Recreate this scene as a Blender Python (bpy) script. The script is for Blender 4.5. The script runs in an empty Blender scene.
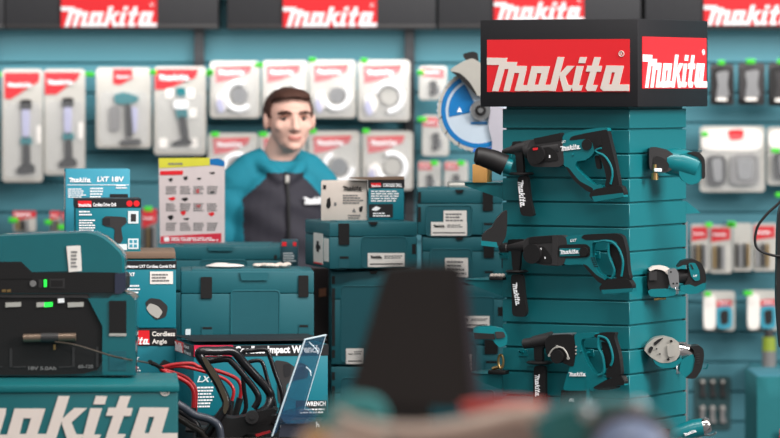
import bpy, bmesh, math, random
from mathutils import Vector, Matrix
random.seed(7)
SC = bpy.context.scene
COL = SC.collection
R = math.radians

# ------------------------------------------------------------------ camera, world, lights, exposure
H = 1.72            # eye height, m
F = 780 * 200 / 36  # 200 mm lens on a 36 mm sensor, in pixels
cd = bpy.data.cameras.new('camera'); cam = bpy.data.objects.new('camera', cd); COL.objects.link(cam)
cam.location = (0, 0, H); cam.rotation_euler = (R(90), 0, 0)
cd.lens = 200; cd.sensor_width = 36; cd.shift_y = -(219 - 90) / 780
cd.clip_end = 100
cd.dof.use_dof = True; cd.dof.focus_distance = 11.4; cd.dof.aperture_fstop = 3.0
SC.camera = cam
SC.view_settings.view_transform = 'Standard'; SC.view_settings.look = 'None'
SC.view_settings.gamma = 1; SC.view_settings.use_curve_mapping = False
SC.view_settings.exposure = -0.08
w = bpy.data.worlds.new('world'); SC.world = w; w.use_nodes = True
w.node_tree.nodes['Background'].inputs[0].default_value = (1.0, 0.97, 0.95, 1)
w.node_tree.nodes['Background'].inputs[1].default_value = 0.34

def area(name, loc, target, sx, sy, power, col=(1, 1, 1)):
    l = bpy.data.lights.new(name, 'AREA'); l.shape = 'RECTANGLE'; l.size = sx; l.size_y = sy
    l.energy = power; l.color = col
    o = bpy.data.objects.new(name, l); COL.objects.link(o); o.location = loc
    o.rotation_euler = (Vector(target) - Vector(loc)).to_track_quat('-Z', 'Y').to_euler()
    return o
area('hall_light_right', (6.5, 7.5, 4.2), (0.8, 12.2, 1.2), 3.0, 2.5, 680, (1.0, 0.97, 0.94))
area('hall_light_overhead', (1.2, 9.2, 5.2), (0, 13.5, 1.2), 5.0, 0.6, 230, (1.0, 0.97, 0.93))
area('hall_light_back', (0.0, 10.8, 3.4), (0, 14.4, 1.75), 7.0, 0.3, 50, (1.0, 0.98, 0.96))

area('fill_light_front', (0.8, 4.6, 4.6), (0.2, 6.6, 1.1), 2.5, 0.8, 70, (1.0, 0.97, 0.94))  # added fill that brightens the foreground counter, no known lamp there
area('canopy_light', (0.0, 14.335, 1.905), (0, 14.46, 1.2), 7.0, 0.03, 24, (1.0, 0.98, 0.96))

def P(px, py, Y):
    return Vector(((px - 390) * Y / F, Y, H - (py - 90) * Y / F))

# ------------------------------------------------------------------ materials
def lin(c):
    return tuple(((v / 255) / 12.92 if v / 255 <= 0.04045 else ((v / 255 + 0.055) / 1.055) ** 2.4) for v in c)
_m = {}
def mat(name, rgb, rough=0.5, metal=0.0, var=0.06, scale=30, bump=0.0, trans=0.0, alpha=1.0, emit=0.0, ior=1.45, coat=0.0):
    if name in _m: return _m[name]
    m = bpy.data.materials.new(name); m.use_nodes = True; nt = m.node_tree
    b = nt.nodes['Principled BSDF']; L = nt.links.new
    tc = nt.nodes.new('ShaderNodeTexCoord'); nz = nt.nodes.new('ShaderNodeTexNoise')
    nz.inputs['Scale'].default_value = scale; nz.inputs['Detail'].default_value = 3
    L(tc.outputs['Object'], nz.inputs['Vector'])
    mx = nt.nodes.new('ShaderNodeMix'); mx.data_type = 'RGBA'
    c = lin(rgb)
    mx.inputs['A'].default_value = tuple(v * (1 - var) for v in c) + (1,)
    mx.inputs['B'].default_value = tuple(min(1, v * (1 + var)) for v in c) + (1,)
    L(nz.outputs['Fac'], mx.inputs['Factor']); L(mx.outputs['Result'], b.inputs['Base Color'])
    b.inputs['Roughness'].default_value = rough; b.inputs['Metallic'].default_value = metal
    b.inputs['Transmission Weight'].default_value = trans; b.inputs['Alpha'].default_value = alpha
    b.inputs['IOR'].default_value = ior; b.inputs['Coat Weight'].default_value = coat
    if bump:
        bp = nt.nodes.new('ShaderNodeBump'); bp.inputs['Strength'].default_value = bump
        n2 = nt.nodes.new('ShaderNodeTexNoise'); n2.inputs['Scale'].default_value = scale * 12
        L(tc.outputs['Object'], n2.inputs['Vector']); L(n2.outputs['Fac'], bp.inputs['Height'])
        bp.inputs['Distance'].default_value = 0.002; L(bp.outputs['Normal'], b.inputs['Normal'])
    if emit:
        b.inputs['Emission Color'].default_value = c + (1,); b.inputs['Emission Strength'].default_value = emit
    _m[name] = m
    return m
WALL = mat('wall_teal_laminate', (58, 112, 124), 0.55, scale=2)
TOWER = mat('tower_teal_laminate', (20, 112, 120), 0.42, scale=3, var=0.04)
CASE = mat('case_teal_plastic', (32, 98, 108), 0.5, bump=0.08)
CASED = mat('case_teal_inset', (28, 91, 101), 0.5, bump=0.08)
TEAL = mat('tool_teal_plastic', (8, 112, 120), 0.33, coat=0.15)
SHELL = mat('charger_teal_plastic', (6, 98, 106), 0.2, coat=0.9)
BLACK = mat('black_rubber', (23, 21, 22), 0.5, bump=0.15)
GREY = mat('charcoal_plastic', (52, 50, 51), 0.42, bump=0.1)
SIGNBLACK = mat('sign_black_gloss', (22, 21, 25), 0.55)
HEADER = mat('header_charcoal', (54, 54, 57), 0.55)
POST = mat('post_black_metal', (38, 40, 44), 0.5)
RED = mat('sign_red', (226, 38, 46), 0.35, var=0.02)
WHITE = mat('print_white', (240, 234, 228), 0.5, var=0.02)
BRIGHT = mat('print_bright_white', (250, 250, 252), 0.5, var=0.01)
CREAM = mat('letter_cream', (226, 214, 206), 0.55, var=0.03)
CARD = mat('card_light_grey', (178, 175, 169), 0.6)
CLEAR = mat('clear_plastic', (235, 238, 242), 0.1, alpha=0.10)
ACRYL = mat('clear_acrylic', (50, 88, 122), 0.04, alpha=0.45)
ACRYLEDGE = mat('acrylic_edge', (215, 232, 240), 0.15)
CARTON = mat('carton_teal_print', (6, 118, 134), 0.5, var=0.03)
CARTONL = mat('carton_light_blue_print', (54, 148, 172), 0.5, var=0.03)
CARTONC = mat('carton_cream', (222, 208, 198), 0.7)
CARTONK = mat('carton_black_print', (28, 28, 32), 0.5)
BROWN = mat('brown_cardboard', (120, 98, 82), 0.8)
METAL = mat('bright_metal', (198, 198, 200), 0.28, metal=0.9)
ALU = mat('cast_aluminium', (196, 192, 184), 0.4, metal=0.55)
CHROME = mat('chrome', (210, 205, 205), 0.15, metal=1.0)
BRASS = mat('brass', (180, 150, 100), 0.3, metal=0.9)
GREEN = mat('green_tag', (62, 200, 40), 0.5)
LED = mat('green_led', (40, 220, 70), 0.4, emit=1.2)
REDRUB = mat('red_rubber', (172, 36, 42), 0.3)
SKIN = mat('skin', (230, 184, 168), 0.55, var=0.08, scale=25)
LIP = mat('lip', (198, 128, 118), 0.5)
HAIR = mat('brown_hair', (72, 42, 31), 0.7, var=0.3, scale=120, bump=0.5)
JTEAL = mat('jacket_teal_fabric', (16, 122, 142), 0.8, bump=0.3)
JDARK = mat('jacket_dark_fabric', (44, 42, 52), 0.75, bump=0.3)
CLOTH = mat('dark_trousers', (34, 36, 44), 0.85)
SAWBLUE = mat('blade_blue', (22, 112, 176), 0.35)
SAWPALE = mat('blade_pale', (200, 214, 228), 0.35, metal=0.2)
ORANGE = mat('orange_wood', (226, 168, 96), 0.6)
YELLOW = mat('poster_yellow', (214, 208, 62), 0.6)
PINK = mat('pale_paper', (232, 220, 216), 0.8)
FLOORM = mat('floor_grey_carpet', (92, 94, 98), 0.9, scale=6, bump=0.4)
TEXTGREY = mat('text_grey', (120, 118, 118), 0.6)
PALETEAL = mat('price_paper', (215, 225, 228), 0.6)
LILAC = mat('lilac_tube', (176, 176, 206), 0.3)
DOVE = mat('grey_blue_paint', (132, 146, 176), 0.35)
SAND = mat('beige_steel', (206, 184, 170), 0.4, metal=0.1)
CORAL = mat('coral_red_plastic', (206, 74, 66), 0.45)

# ------------------------------------------------------------------ mesh builder
class MB:
    def __init__(s): s.bm = bmesh.new()
    def merge(s, t, bev=0, seg=2):
        if bev > 0:
            bmesh.ops.bevel(t, geom=[e for e in t.edges if len(e.link_faces) == 2 and e.calc_face_angle(0) > 0.45],
                            offset=bev, segments=seg, profile=0.5, affect='EDGES', clamp_overlap=True)
        bmesh.ops.recalc_face_normals(t, faces=t.faces)
        me = bpy.data.meshes.new('t'); t.to_mesh(me); t.free()
        s.bm.from_mesh(me); bpy.data.meshes.remove(me); return s
    def box(s, c, d, bev=0, rz=0, seg=2, rot=None):
        t = bmesh.new(); bmesh.ops.create_cube(t, size=1)
        M = Matrix.Translation(Vector(c)) @ (rot.to_4x4() if rot else Matrix.Rotation(rz, 4, 'Z')) @ Matrix.Diagonal((d[0], d[1], d[2], 1))
        bmesh.ops.transform(t, matrix=M, verts=t.verts)
        return s.merge(t, bev, seg)
    def span(s, a, b, bev=0, seg=2):
        return s.box([(a[i] + b[i]) / 2 for i in range(3)], [max(1e-4, abs(b[i] - a[i])) for i in range(3)], bev, 0, seg)
    def prism(s, pts, d, bev=0, seg=2):
        t = bmesh.new(); n = len(pts); d = Vector(d)
        a = [t.verts.new(p) for p in pts]; b = [t.verts.new(Vector(p) + d) for p in pts]
        t.faces.new(a); t.faces.new(b[::-1])
        for i in range(n): t.faces.new((a[i], b[i], b[(i + 1) % n], a[(i + 1) % n]))
        return s.merge(t, bev, seg)
    def cyl(s, p0, p1, r0, r1=None, n=24, bev=0):
        r1 = r0 if r1 is None else r1
        return s.rings([p0, p1], [r0, r1], n, bev)
    def rings(s, ps, rs, n=20, bev=0, closed=False):
        t = bmesh.new(); ps = [Vector(p) for p in ps]; N = len(ps); prev = None; rr = []
        for i, p in enumerate(ps):
            if closed: d = ps[(i + 1) % N] - ps[i - 1]
            else: d = ps[min(i + 1, N - 1)] - ps[max(i - 1, 0)]
            if d.length < 1e-9: d = Vector((0, 0, 1))
            d.normalize()
            if prev is None:
                u = d.orthogonal().normalized()
            else:
                u = (prev - d * prev.dot(d))
                u = u.normalized() if u.length > 1e-6 else d.orthogonal().normalized()
            prev = u; v = d.cross(u)
            rr.append([t.verts.new(p + (u * math.cos(2 * math.pi * k / n) + v * math.sin(2 * math.pi * k / n)) * max(rs[i], 1e-5)) for k in range(n)])
        for i in range(N if closed else N - 1):
            A, B = rr[i], rr[(i + 1) % N]
            for k in range(n): t.faces.new((A[k], A[(k + 1) % n], B[(k + 1) % n], B[k]))
        if not closed:
            t.faces.new(rr[0][::-1]); t.faces.new(rr[-1])
        return s.merge(t, bev)
    def tube(s, pts, r, n=10, closed=False, sub=5, rr=None):
        pts = [Vector(p) for p in pts]; out = []; rs = []; N = len(pts)
        rng = range(N) if closed else range(N - 1)
        for i in rng:
            g = (lambda k: pts[k % N]) if closed else (lambda k: pts[max(0, min(N - 1, k))])
            p0, p1, p2, p3 = g(i - 1), g(i), g(i + 1), g(i + 2)
            for k in range(sub):
                t = k / sub
                out.append(0.5 * ((2 * p1) + (p2 - p0) * t + (2 * p0 - 5 * p1 + 4 * p2 - p3) * t * t + (3 * p1 - p0 - 3 * p2 + p3) * t ** 3))
                rs.append(r if rr is None else rr[i % N] * (1 - t) + rr[(i + 1) % N] * t)
        if not closed: out.append(pts[-1]); rs.append(r if rr is None else rr[-1])
        return s.rings(out, rs, n, 0, closed)
    def ell(s, c, r, u=20, v=14, rot=None):
        t = bmesh.new(); bmesh.ops.create_uvsphere(t, u_segments=u, v_segments=v, radius=1)
        r = (r, r, r) if isinstance(r, (int, float)) else r
        M = Matrix.Translation(Vector(c)) @ (rot.to_4x4() if rot else Matrix.Identity(4)) @ Matrix.Diagonal((r[0], r[1], r[2], 1))
        bmesh.ops.transform(t, matrix=M, verts=t.verts)
        return s.merge(t)
    def disc(s, c, nrm, r, th, n=32, bev=0):
        c = Vector(c); nrm = Vector(nrm).normalized()
        return s.cyl(c, c + nrm * th, r, r, n, bev)
    def build(s, name, m, parent=None, sharp=38):
        me = bpy.data.meshes.new(name); s.bm.to_mesh(me); s.bm.free()
        me.polygons.foreach_set('use_smooth', [True] * len(me.polygons))
        me.set_sharp_from_angle(angle=R(sharp))
        me.materials.append(m)
        o = bpy.data.objects.new(name, me); COL.objects.link(o)
        if parent: o.parent = parent
        return o

def tag(o, label=None, cat=None, group=None, kind=None):
    if label: o['label'] = label
    if cat: o['category'] = cat
    if group: o['group'] = group
    if kind: o['kind'] = kind
    return o

class Fr:
    """a thing's Empty at P(px,py,Y); L() finds where a line of sight meets the thing's own front plane (local y = off)"""
    def __init__(s, name, label, cat, px, py, Y, rz=0, group=None, plane=0.0, loc=None):
        s.o = bpy.data.objects.new(name, None); COL.objects.link(s.o); s.o.empty_display_size = 0.05
        loc = P(px, py, Y) if loc is None else Vector(loc)
        s.o.location = loc; s.o.rotation_euler = (0, 0, rz)
        s.M = Matrix.Translation(loc) @ Matrix.Rotation(rz, 4, 'Z'); s.Mi = s.M.inverted()
        s.Y = Y; s.plane = plane; s.ko = 1.0; s.kt = 1.0
        tag(s.o, label, cat, group)
    def L(s, px, py, off=0.0):
        a = s.Mi @ Vector((0, 0, H)); b = s.Mi @ P(px, py, 10)
        t = (off * s.ko + s.plane - a.y) / (b.y - a.y)
        return a + (b - a) * t
    def poly(s, pts, off=0.0): return [s.L(x, y, off) for x, y in pts]
    def u(s): return s.Y / F

def crop(ox, oy, sc):
    return lambda *pts: [(ox + x / sc, oy + y / sc) for x, y in pts]

def sm(pts, it=2):
    for k_ in range(it):
        w_ = (.14, .22)[min(k_, 1)]; v_ = 1 - w_
        q = []
        for i in range(len(pts)):
            a, b = pts[i], pts[(i + 1) % len(pts)]
            q += [(a[0] * v_ + b[0] * w_, a[1] * v_ + b[1] * w_), (a[0] * w_ + b[0] * v_, a[1] * w_ + b[1] * v_)]
        pts = q
    return pts

def rrect(x0, y0, x1, y1, r, n=4):
    out = []
    for cx, cy, a0 in ((x1 - r, y1 - r, 0), (x0 + r, y1 - r, 90), (x0 + r, y0 + r, 180), (x1 - r, y0 + r, 270)):
        for k in range(n + 1):
            a = R(a0 + 90 * k / n); out.append((cx + r * math.cos(a), cy + r * math.sin(a)))
    return out

def solid(f, name, m, pts, off, th, bev=0, parent=None, seg=2, sharp=38):
    """outline seen at local depth off, extruded th away from the viewer"""
    th *= f.kt; b = MB(); b.prism(f.poly(pts, off), (0, th, 0), min(bev, th * .47), seg)
    return b.build(name, m, parent or f.o, sharp)

# ------------------------------------------------------------------ lettering
LG = [[(45,200),(175,200),(165,240),(45,240)], [(127,225),(170,225),(118,388),(78,388)], [(165,222),(238,222),(228,262),(155,262)],
 [(190,240),(232,240),(190,386),(150,386)], [(228,243),(300,243),(290,283),(220,283)], [(258,260),(298,260),(265,384),(222,384)],
 [(235,350),(312,350),(303,382),(225,384)],
 [(330,243),(372,243),(340,383),(312,384),(297,368)], [(335,243),(445,242),(433,282),(345,282)], [(403,243),(445,242),(405,380),(362,382)],
 [(314,347),(448,345),(438,378),(322,383)],
 [(493,190),(535,190),(480,380),(438,380)], [(552,238),(600,238),(543,296),(510,300),(500,290)], [(505,300),(540,292),(560,345),(590,345),(572,378),(530,380)],
 [(633,188),(675,188),(666,222),(623,222)], [(612,238),(656,238),(626,345),(652,345),(640,375),(590,377),(583,358)],
 [(723,187),(763,187),(713,342),(745,342),(730,375),(680,376),(668,360)], [(680,235),(771,235),(763,268),(670,268)],
 [(798,232),(840,232),(806,373),(778,374),(760,358)], [(803,232),(906,232),(896,270),(815,270)], [(863,232),(906,232),(876,345),(850,373),(820,372)],
 [(770,338),(938,335),(938,371),(780,374)]]
def _uv(p):
    base = 389 - 0.018 * (p[0] - 45)
    return ((p[0] - 45) / 895, (base - p[1]) / 895)
LG = [[_uv(p) for p in g] for g in LG]
def logo(name, parent, m, o, ux, uz, wid, hk=1.0, th=0.0012, reg=False):
    """bold slanted brand lettering on a plane; o bottom-left, ux right, uz up"""
    ux = Vector(ux).normalized(); uz = Vector(uz).normalized(); n = ux.cross(uz)
    b = MB(); o = Vector(o)
    for i, g in enumerate(LG):
        b.prism([o + ux * (u * wid) + uz * (v * wid * hk) for u, v in g], n * (th * (1 + .04 * i)))
    if reg:
        c = o + ux * (wid * .945) + uz * (wid * .232 * hk); r = wid * .017
        b.tube([c + ux * (r * math.cos(a)) + uz * (r * math.sin(a)) + n * th for a in [k * math.pi / 6 for k in range(12)]], r * .16, 5, True, 2)
        b.prism([c + ux * (r * x) + uz * (r * y) for x, y in ((-.35, -.5), (-.35, .55), (.3, .55), (.35, .1), (.05, 0), (.4, -.5), (.2, -.5), (-.1, -.05), (-.15, -.5))], n * th)
    return b.build(name, m, parent)
def txt(name, parent, m, s, o, ux, uz, hgt, wid=None, bold=0.03, slant=0.0, th=0.0008):
    cu = bpy.data.curves.new('t', 'FONT'); cu.body = s; cu.size = 1; cu.offset = bold; cu.resolution_u = 3; cu.extrude = 0; cu.shear = slant
    ob = bpy.data.objects.new('t', cu); COL.objects.link(ob)
    dg = bpy.context.evaluated_depsgraph_get(); me = bpy.data.meshes.new_from_object(ob.evaluated_get(dg))
    bpy.data.objects.remove(ob); bpy.data.curves.remove(cu)
    ux = Vector(ux).normalized(); uz = Vector(uz).normalized(); n = ux.cross(uz); o = Vector(o)
    xs = [v.co.x for v in me.vertices]; x0, x1 = min(xs), max(xs)
    k = hgt / 0.72; kx = k if wid is None else wid / (x1 - x0)
    for v in me.vertices: v.co = o + ux * ((v.co.x - x0) * kx) + uz * (v.co.y * k) + n * th
    me.name = name; me.materials.clear(); me.materials.append(m)
    q = bpy.data.objects.new(name, me); COL.objects.link(q); q.parent = parent
    return q
def lines(name, parent, m, o, ux, uz, wid, hgt, n, th=0.0007, seed=1):
    """rows of tiny unreadable print"""
    rd = random.Random(seed); b = MB(); ux = Vector(ux).normalized(); uz = Vector(uz).normalized(); nn = ux.cross(uz); o = Vector(o)
    for i in range(n):
        z = hgt * (1 - (i + .8) / n); x = 0
        lim = wid * rd.uniform(.7, 1)
        while x < lim:
            l = min(wid * rd.uniform(.08, .22), wid - x)
            b.prism([o + ux * x + uz * z, o + ux * (x + l) + uz * z, o + ux * (x + l) + uz * (z + hgt / n * .5), o + ux * x + uz * (z + hgt / n * .5)], nn * th)
            x += l + wid * .03
    return b.build(name, m, parent)
X, Z = Vector((1, 0, 0)), Vector((0, 0, 1))
def patch(f, name, m, x0, y0, x1, y1, off=-0.0015, th=0.0012, parent=None, r=0):
    return solid(f, name, m, rrect(x0, y0, x1, y1, r) if r else [(x0, y0), (x1, y0), (x1, y1), (x0, y1)], off, th, 0, parent)
def flogo(f, m, x0, y1, x1, off, parent=None, hk=1.0, name='logo', dy=0, reg=False):
    a = f.L(x0, y1, off); b = f.L(x1, y1 + dy, off)
    ux = (b - a); wv = ux.length; ux.normalize(); uz = Vector((-ux.z, 0, ux.x)) if abs(ux.y) < 1e-6 else Z
    return logo(name, parent or f.o, m, a, ux, uz, wv, hk, reg=reg)
def ftxt(f, m, s, x0, y1, hpx, off, wpx=None, parent=None, name='lettering', bold=.03, slant=0):
    k = f.u()
    return txt(name, parent or f.o, m, s, f.L(x0, y1, off), X, Z, hpx * k, wpx * k if wpx else None, bold, slant)
def flines(f, m, x0, y0, x1, y1, n, off, parent=None, seed=1, name='small_print'):
    k = f.u()
    return lines(name, parent or f.o, m, f.L(x0, y1, off), X, Z, (x1 - x0) * k, (y1 - y0) * k, n, seed=seed)

# ------------------------------------------------------------------ the setting
def struct(name, b, m): return tag(b.build(name, m), kind='structure')
YW = 14.5
struct('floor', MB().span((-7, 2, -0.05), (7, 15.5, 0)), FLOORM)
b = MB(); zt = 3.1; b.span((-5, YW + .012, 0), (5, YW + .08, zt)); z = 0.012
while z < zt:
    b.span((-5, YW, z), (5, YW + .014, z + 0.094), 0.003, 1); z += 0.1
struct('wall_back', b, WALL)
for i, px in enumerate((-10, 199.5, 409.5, 641, 850)):
    b = MB(); x = P(px, 90, YW).x
    b.span((x - .017, YW - .03, 0), (x + .017, YW + .001, 2.25), 0.002, 1)
    q = 0.06
    while q < 2.2:   # punched slots of the rail
        b.span((x - .012, YW - .034, q), (x - .003, YW - .028, q + .022)); b.span((x + .003, YW - .034, q), (x + .012, YW - .028, q + .022)); q += .05
    struct('trim_%d' % (i + 1), b, POST)

# header boxes with red signs above the wall
def header(x0, x1, rx0, rx1, yb, lab, ry=0):
    Yh = 14.30
    f = Fr('header_box', lab, 'sign', (x0 + x1) / 2, 28, Yh, 0, 'dark header boxes over the back wall')
    a = f.L(x0, 28); c = f.L(x1, -60)
    MB().span((a.x, 0, a.z), (c.x, YW - Yh, c.z), .004).build('box', HEADER, f.o)
    MB().span((a.x, -.006, a.z - .004), (c.x, YW - Yh, a.z + .012), .003).build('bottom_rail', GREY, f.o)
    top = yb - (rx1 - rx0) * 0.37
    p = patch(f, 'red_panel', RED, rx0, top, rx1, yb, -.01, .009)
    flogo(f, BRIGHT, rx0, yb - .3, rx1, -.0105, p, hk=1.0, reg=True)
header(-210, 4, -150, -54, 26, 'dark header box over the wall, cut off at the upper left corner')
header(5, 218, 61, 157, 27.2, 'dark header box with red sign above the long torch packs')
header(227, 436, 283, 377, 27.2, 'dark header box with red sign above the person')
header(438, 641, 494, 584, 21.5, 'dark header box half hidden behind the sign cube of the tower')
header(645, 860, 704, 798, 25.5, 'dark header box with red sign at the upper right corner')

# ------------------------------------------------------------------ display tower
TH = -R(27.5)
cx0, cy0 = 0.554, 11.713
ct = Fr('display_tower', 'square teal slatted display tower topped by a black and red sign cube', 'display stand', 390, 90, 11, TH)
ct.o.location = (cx0, cy0, 0); ct.M = Matrix.Translation((cx0, cy0, 0)) @ Matrix.Rotation(TH, 4, 'Z'); ct.Mi = ct.M.inverted()
W2 = 0.187; S2 = 0.2318
zg = 1.72 - (109 - 90) * 11.46 / F      # underside of sign
b = MB(); b.span((-W2 + .008, -W2 + .008, 0.05), (W2 - .008, W2 - .008, zg + .01))
gp = 24.55 * 11.46 / F; z = H - (129.5 - 90) * 11.46 / F
zs = [z]
while zs[-1] > 0.1: zs.append(zs[-1] - gp)
prevz = zg + .002
for z in zs + [0.04]:
    b.span((-W2, -W2, z + .0022), (W2, W2, prevz - .0022), .0016, 1); prevz = z
b.build('slatted_column', TOWER, ct.o)
MB().span((-W2 - .05, -W2 - .05, 0), (W2 + .05, W2 + .05, .05), .006).build('base_plate', SIGNBLACK, ct.o)
zt0 = H - (109 - 90) * 11.4 / F + .0; zt1 = H + (90 - 18.6) * 11.4 / F; zb0 = H - (107 - 90) * 11.4 / F
sg = MB().span((-S2, -S2, zb0), (S2, S2, zt1), .003, 2).build('sign_cube', SIGNBLACK, ct.o)
def onplane(px, py, face):
    a = ct.Mi @ Vector((0, 0, H)); c = ct.Mi @ P(px, py, 10); d = c - a
    t = (-S2 - a.y) / d.y if face == 'f' else (S2 - a.x) / d.x
    return a + d * t
A = onplane(487.3, 92, 'f'); Bq = onplane(629.8, 90.3, 'f'); T = onplane(487.3, 39.8, 'f')
b = MB(); b.prism([(A.x, -S2, A.z), (Bq.x, -S2, A.z), (Bq.x, -S2, T.z), (A.x, -S2, T.z)], (0, -.0015, 0)); rp = b.build('red_panel', RED, sg)
logo('logo', sg, CREAM, (A.x, -S2 - .0015, A.z + .002), X, Z, Bq.x - A.x, 1.02, reg=True)
A = onplane(642, 88.5, 'r'); Bq = onplane(706, 88.5, 'r'); T = onplane(642, 36.5, 'r')
b = MB(); b.prism([(S2, A.y, A.z), (S2, Bq.y, A.z), (S2, Bq.y, T.z), (S2, A.y, T.z)], (.0015, 0, 0)); b.build('red_panel', RED, sg)
logo('logo', sg, BRIGHT, (S2 + .0015, A.y, A.z + .002), (0, 1, 0), Z, Bq.y - A.y, 0.98, reg=True)
def shelf(px, py, x0, x1, y0, y1, nm='shelf'):
    z = H - (py - 90) * 11.55 / F
    s_ = MB().span((x0, y0, z - .004), (x1, y1, z), .0015, 1).build(nm, TOWER, ct.o)
    xa, xb = (x1, x0) if abs(x1) < abs(x0) else (x0, x1)
    for yy in (y0 + .004, y1 - .006):
        bb = MB(); bb.prism([(xa, yy, z - .004), (xb, yy, z - .004), (xb, yy, z - .01), (xa, yy, z - .045)], (0, .003, 0)); bb.build('bracket', TOWER, s_)
for py in (183, 281, 375.5): shelf(0, py, -W2 - .115, -W2, -W2, W2)
z = H - (201 - 90) * 11.8 / F
s_ = MB().prism([(W2, W2, z), (W2, W2 + .10, z - .035), (W2, W2, z - .035)], (-.30, 0, 0), .001, 1).build('shelf', TOWER, ct.o)
MB().span((W2 - .03, W2 + .001, .3), (W2 - .002, W2 + .02, H - (222 - 90) * 11.8 / F), .002).build('back_rail', METAL, ct.o)

# ------------------------------------------------------------------ tools hanging on the tower front
def tower_thing(name, label, px, py, group=None, cat='power tool'):
    a = ct.Mi @ Vector((0, 0, H)); c = ct.Mi @ P(px, py, 10); d = c - a
    t = (-W2 - a.y) / d.y
    f = Fr(name, label, cat, 0, 0, 11.5, TH, group, 0.0, ct.M @ (a + d * t)); f.ko = .72; f.kt = .36; return f
def peg(px, py, l=.05):
    a = ct.Mi @ Vector((0, 0, H)); c = ct.Mi @ P(px, py, 10); d = c - a
    p = a + d * ((-W2 - a.y) / d.y)
    b = MB(); b.tube([p + Vector((0, .004, 0)), p + Vector((0, -l * .6, 0)), p + Vector((0, -l, .006))], .0025, 8)
    b.span((p.x - .012, -W2 - .003, p.z - .012), (p.x + .012, -W2 + .001, p.z + .008), .001, 1)
    return b.build('hook', TEAL, ct.o)
Zv = Vector((0, 0, 1))
def cylx(f, b, pts, rs, off, n=22):
    """round body along points given as pixels with pixel radii, axis at local depth off"""
    k = 11.46 / F
    b.rings([f.L(x, y, off) for x, y in pts], [r * k * (.93 if f.ko < 1 else 1) for r in rs], n)
def arc(cx, cy, r, a0, a1, n=14): return [(cx + r * math.cos(R(a0 + (a1 - a0) * i / n)), cy - r * math.sin(R(a0 + (a1 - a0) * i / n))) for i in range(n + 1)]

def side_handle(f, c, top, collar, grip, lg):
    """clamp at the nose, flange and ribbed grip of a rotary hammer"""
    h = solid(f, 'side_handle', BLACK, sm(c(*grip)), -.062, .036, .012, seg=3)
    solid(f, 'clamp', BLACK, sm(c(*top)), -.06, .034, .008, h, 2)
    k = 11.46 / F
    (x0, y0), (x1, y1) = c(*collar)
    mid = f.L((x0 + x1) / 2, (y0 + y1) / 2, -.044); hw = (x1 - x0) / 2 * k * 1.12
    e = MB(); e.rings([mid + Zv * -.004, mid + Zv * .0, mid + Zv * .004], [hw * .8, hw, hw * .85], 24); e.build('flange', BLACK, h)
    (lx, ly), (ux_, uy_) = c(*lg)
    a = f.L(lx, ly, -.0635); bb = f.L(ux_, uy_, -.0635)
    ux = (bb - a); L_ = ux.length; ux.normalize(); uz = Vector((-ux.z, 0, ux.x))
    logo('logo', h, BRIGHT, a, ux, uz, L_, 1.1)
    return h

# --- hammer, top
c = crop(470, 125, 4.867)
f = tower_thing('rotary_hammer', 'black and teal rotary hammer at the top of the tower front, under the sign', 560, 160, 'rotary hammers on the tower front')
b = MB(); cylx(f, b, c((158, 130), (172, 127), (205, 122), (206, 121), (240, 112), (285, 104), (330, 104)), [1.6, 3, 4.4, 5.2, 6.6, 7, 8], -.045); b.build('chuck', GREY, f.o)
b = MB(); cylx(f, b, c((274, 128), (282, 126), (310, 124), (450, 112)), [9, 10, 10.5, 11], -.046); b.build('gear_housing', GREY, f.o)
solid(f, 'front_cover', GREY, sm(c((280, 98), (300, 72), (445, 40), (458, 190), (430, 205), (300, 204), (278, 170))), -.08, .066, .018, seg=3)
solid(f, 'top_cover', BLACK, c((310, 66), (440, 38), (447, 74), (316, 92)), -.082, .06, .004)
kn = MB(); q = f.L(*c((330, 145))[0], -.08); kn.disc(q, (0, -1, 0), .0245, .012, 28, .002); kn = kn.build('mode_knob', BLACK, f.o)
solid(f, 'knob_bar', BLACK, sm(c((312, 112), (332, 108), (350, 178), (322, 180))), -.098, .01, .003, kn)
solid(f, 'lock_button', RED, c((306, 112), (328, 110), (328, 121), (306, 123)), -.1, .01, .001, kn)
solid(f, 'mode_plate', BLACK, sm(c((350, 112), (385, 105), (420, 130), (432, 170), (350, 180))), -.0835, .02, .002)
solid(f, 'mode_mark', BRIGHT, c((384, 146), (390, 146), (390, 160), (384, 160)), -.0845, .002)
solid(f, 'body', TEAL, sm(c((447, 42), (560, 22), (640, 12), (668, 14), (672, 30), (640, 50), (618, 76), (612, 118), (592, 150), (560, 172), (520, 176), (510, 200), (545, 240), (600, 290), (640, 290), (650, 318), (600, 332), (568, 318), (520, 280), (466, 204), (452, 190))), -.078, .062, .014, seg=3)
solid(f, 'strut_edge', BLACK, sm(c((462, 200), (480, 208), (530, 272), (600, 308), (596, 332), (565, 320), (505, 270))), -.0785, .06, .006)
solid(f, 'rear_grip', BLACK, sm(c((482, 76), (492, 56), (560, 40), (640, 26), (668, 22), (684, 90), (706, 180), (728, 300), (700, 312), (655, 300), (664, 262), (650, 200), (628, 150), (604, 120), (596, 84), (560, 66))), -.079, .056, .014, seg=3)
b = MB(); b.tube(f.poly(c((620, 135), (655, 152), (684, 195), (693, 240), (684, 288)), -.081), .0032, 8); b.tube(f.poly(c((620, 135), (612, 122), (640, 112)), -.081), .0025, 8); b.build('grip_trim', TEAL, f.o)
solid(f, 'trigger', BLACK, sm(c((604, 148), (630, 150), (638, 215), (616, 214))), -.062, .026, .006)
solid(f, 'louver', BLACK, c((612, 62), (634, 58), (642, 98), (618, 102)), -.0815, .01, .001)
kn = MB(); kn.disc(f.L(*c((570, 96))[0], -.078), (0, -1, 0), .0145, .004, 26, .001); kn.build('brush_cap', BLACK, f.o)
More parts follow.
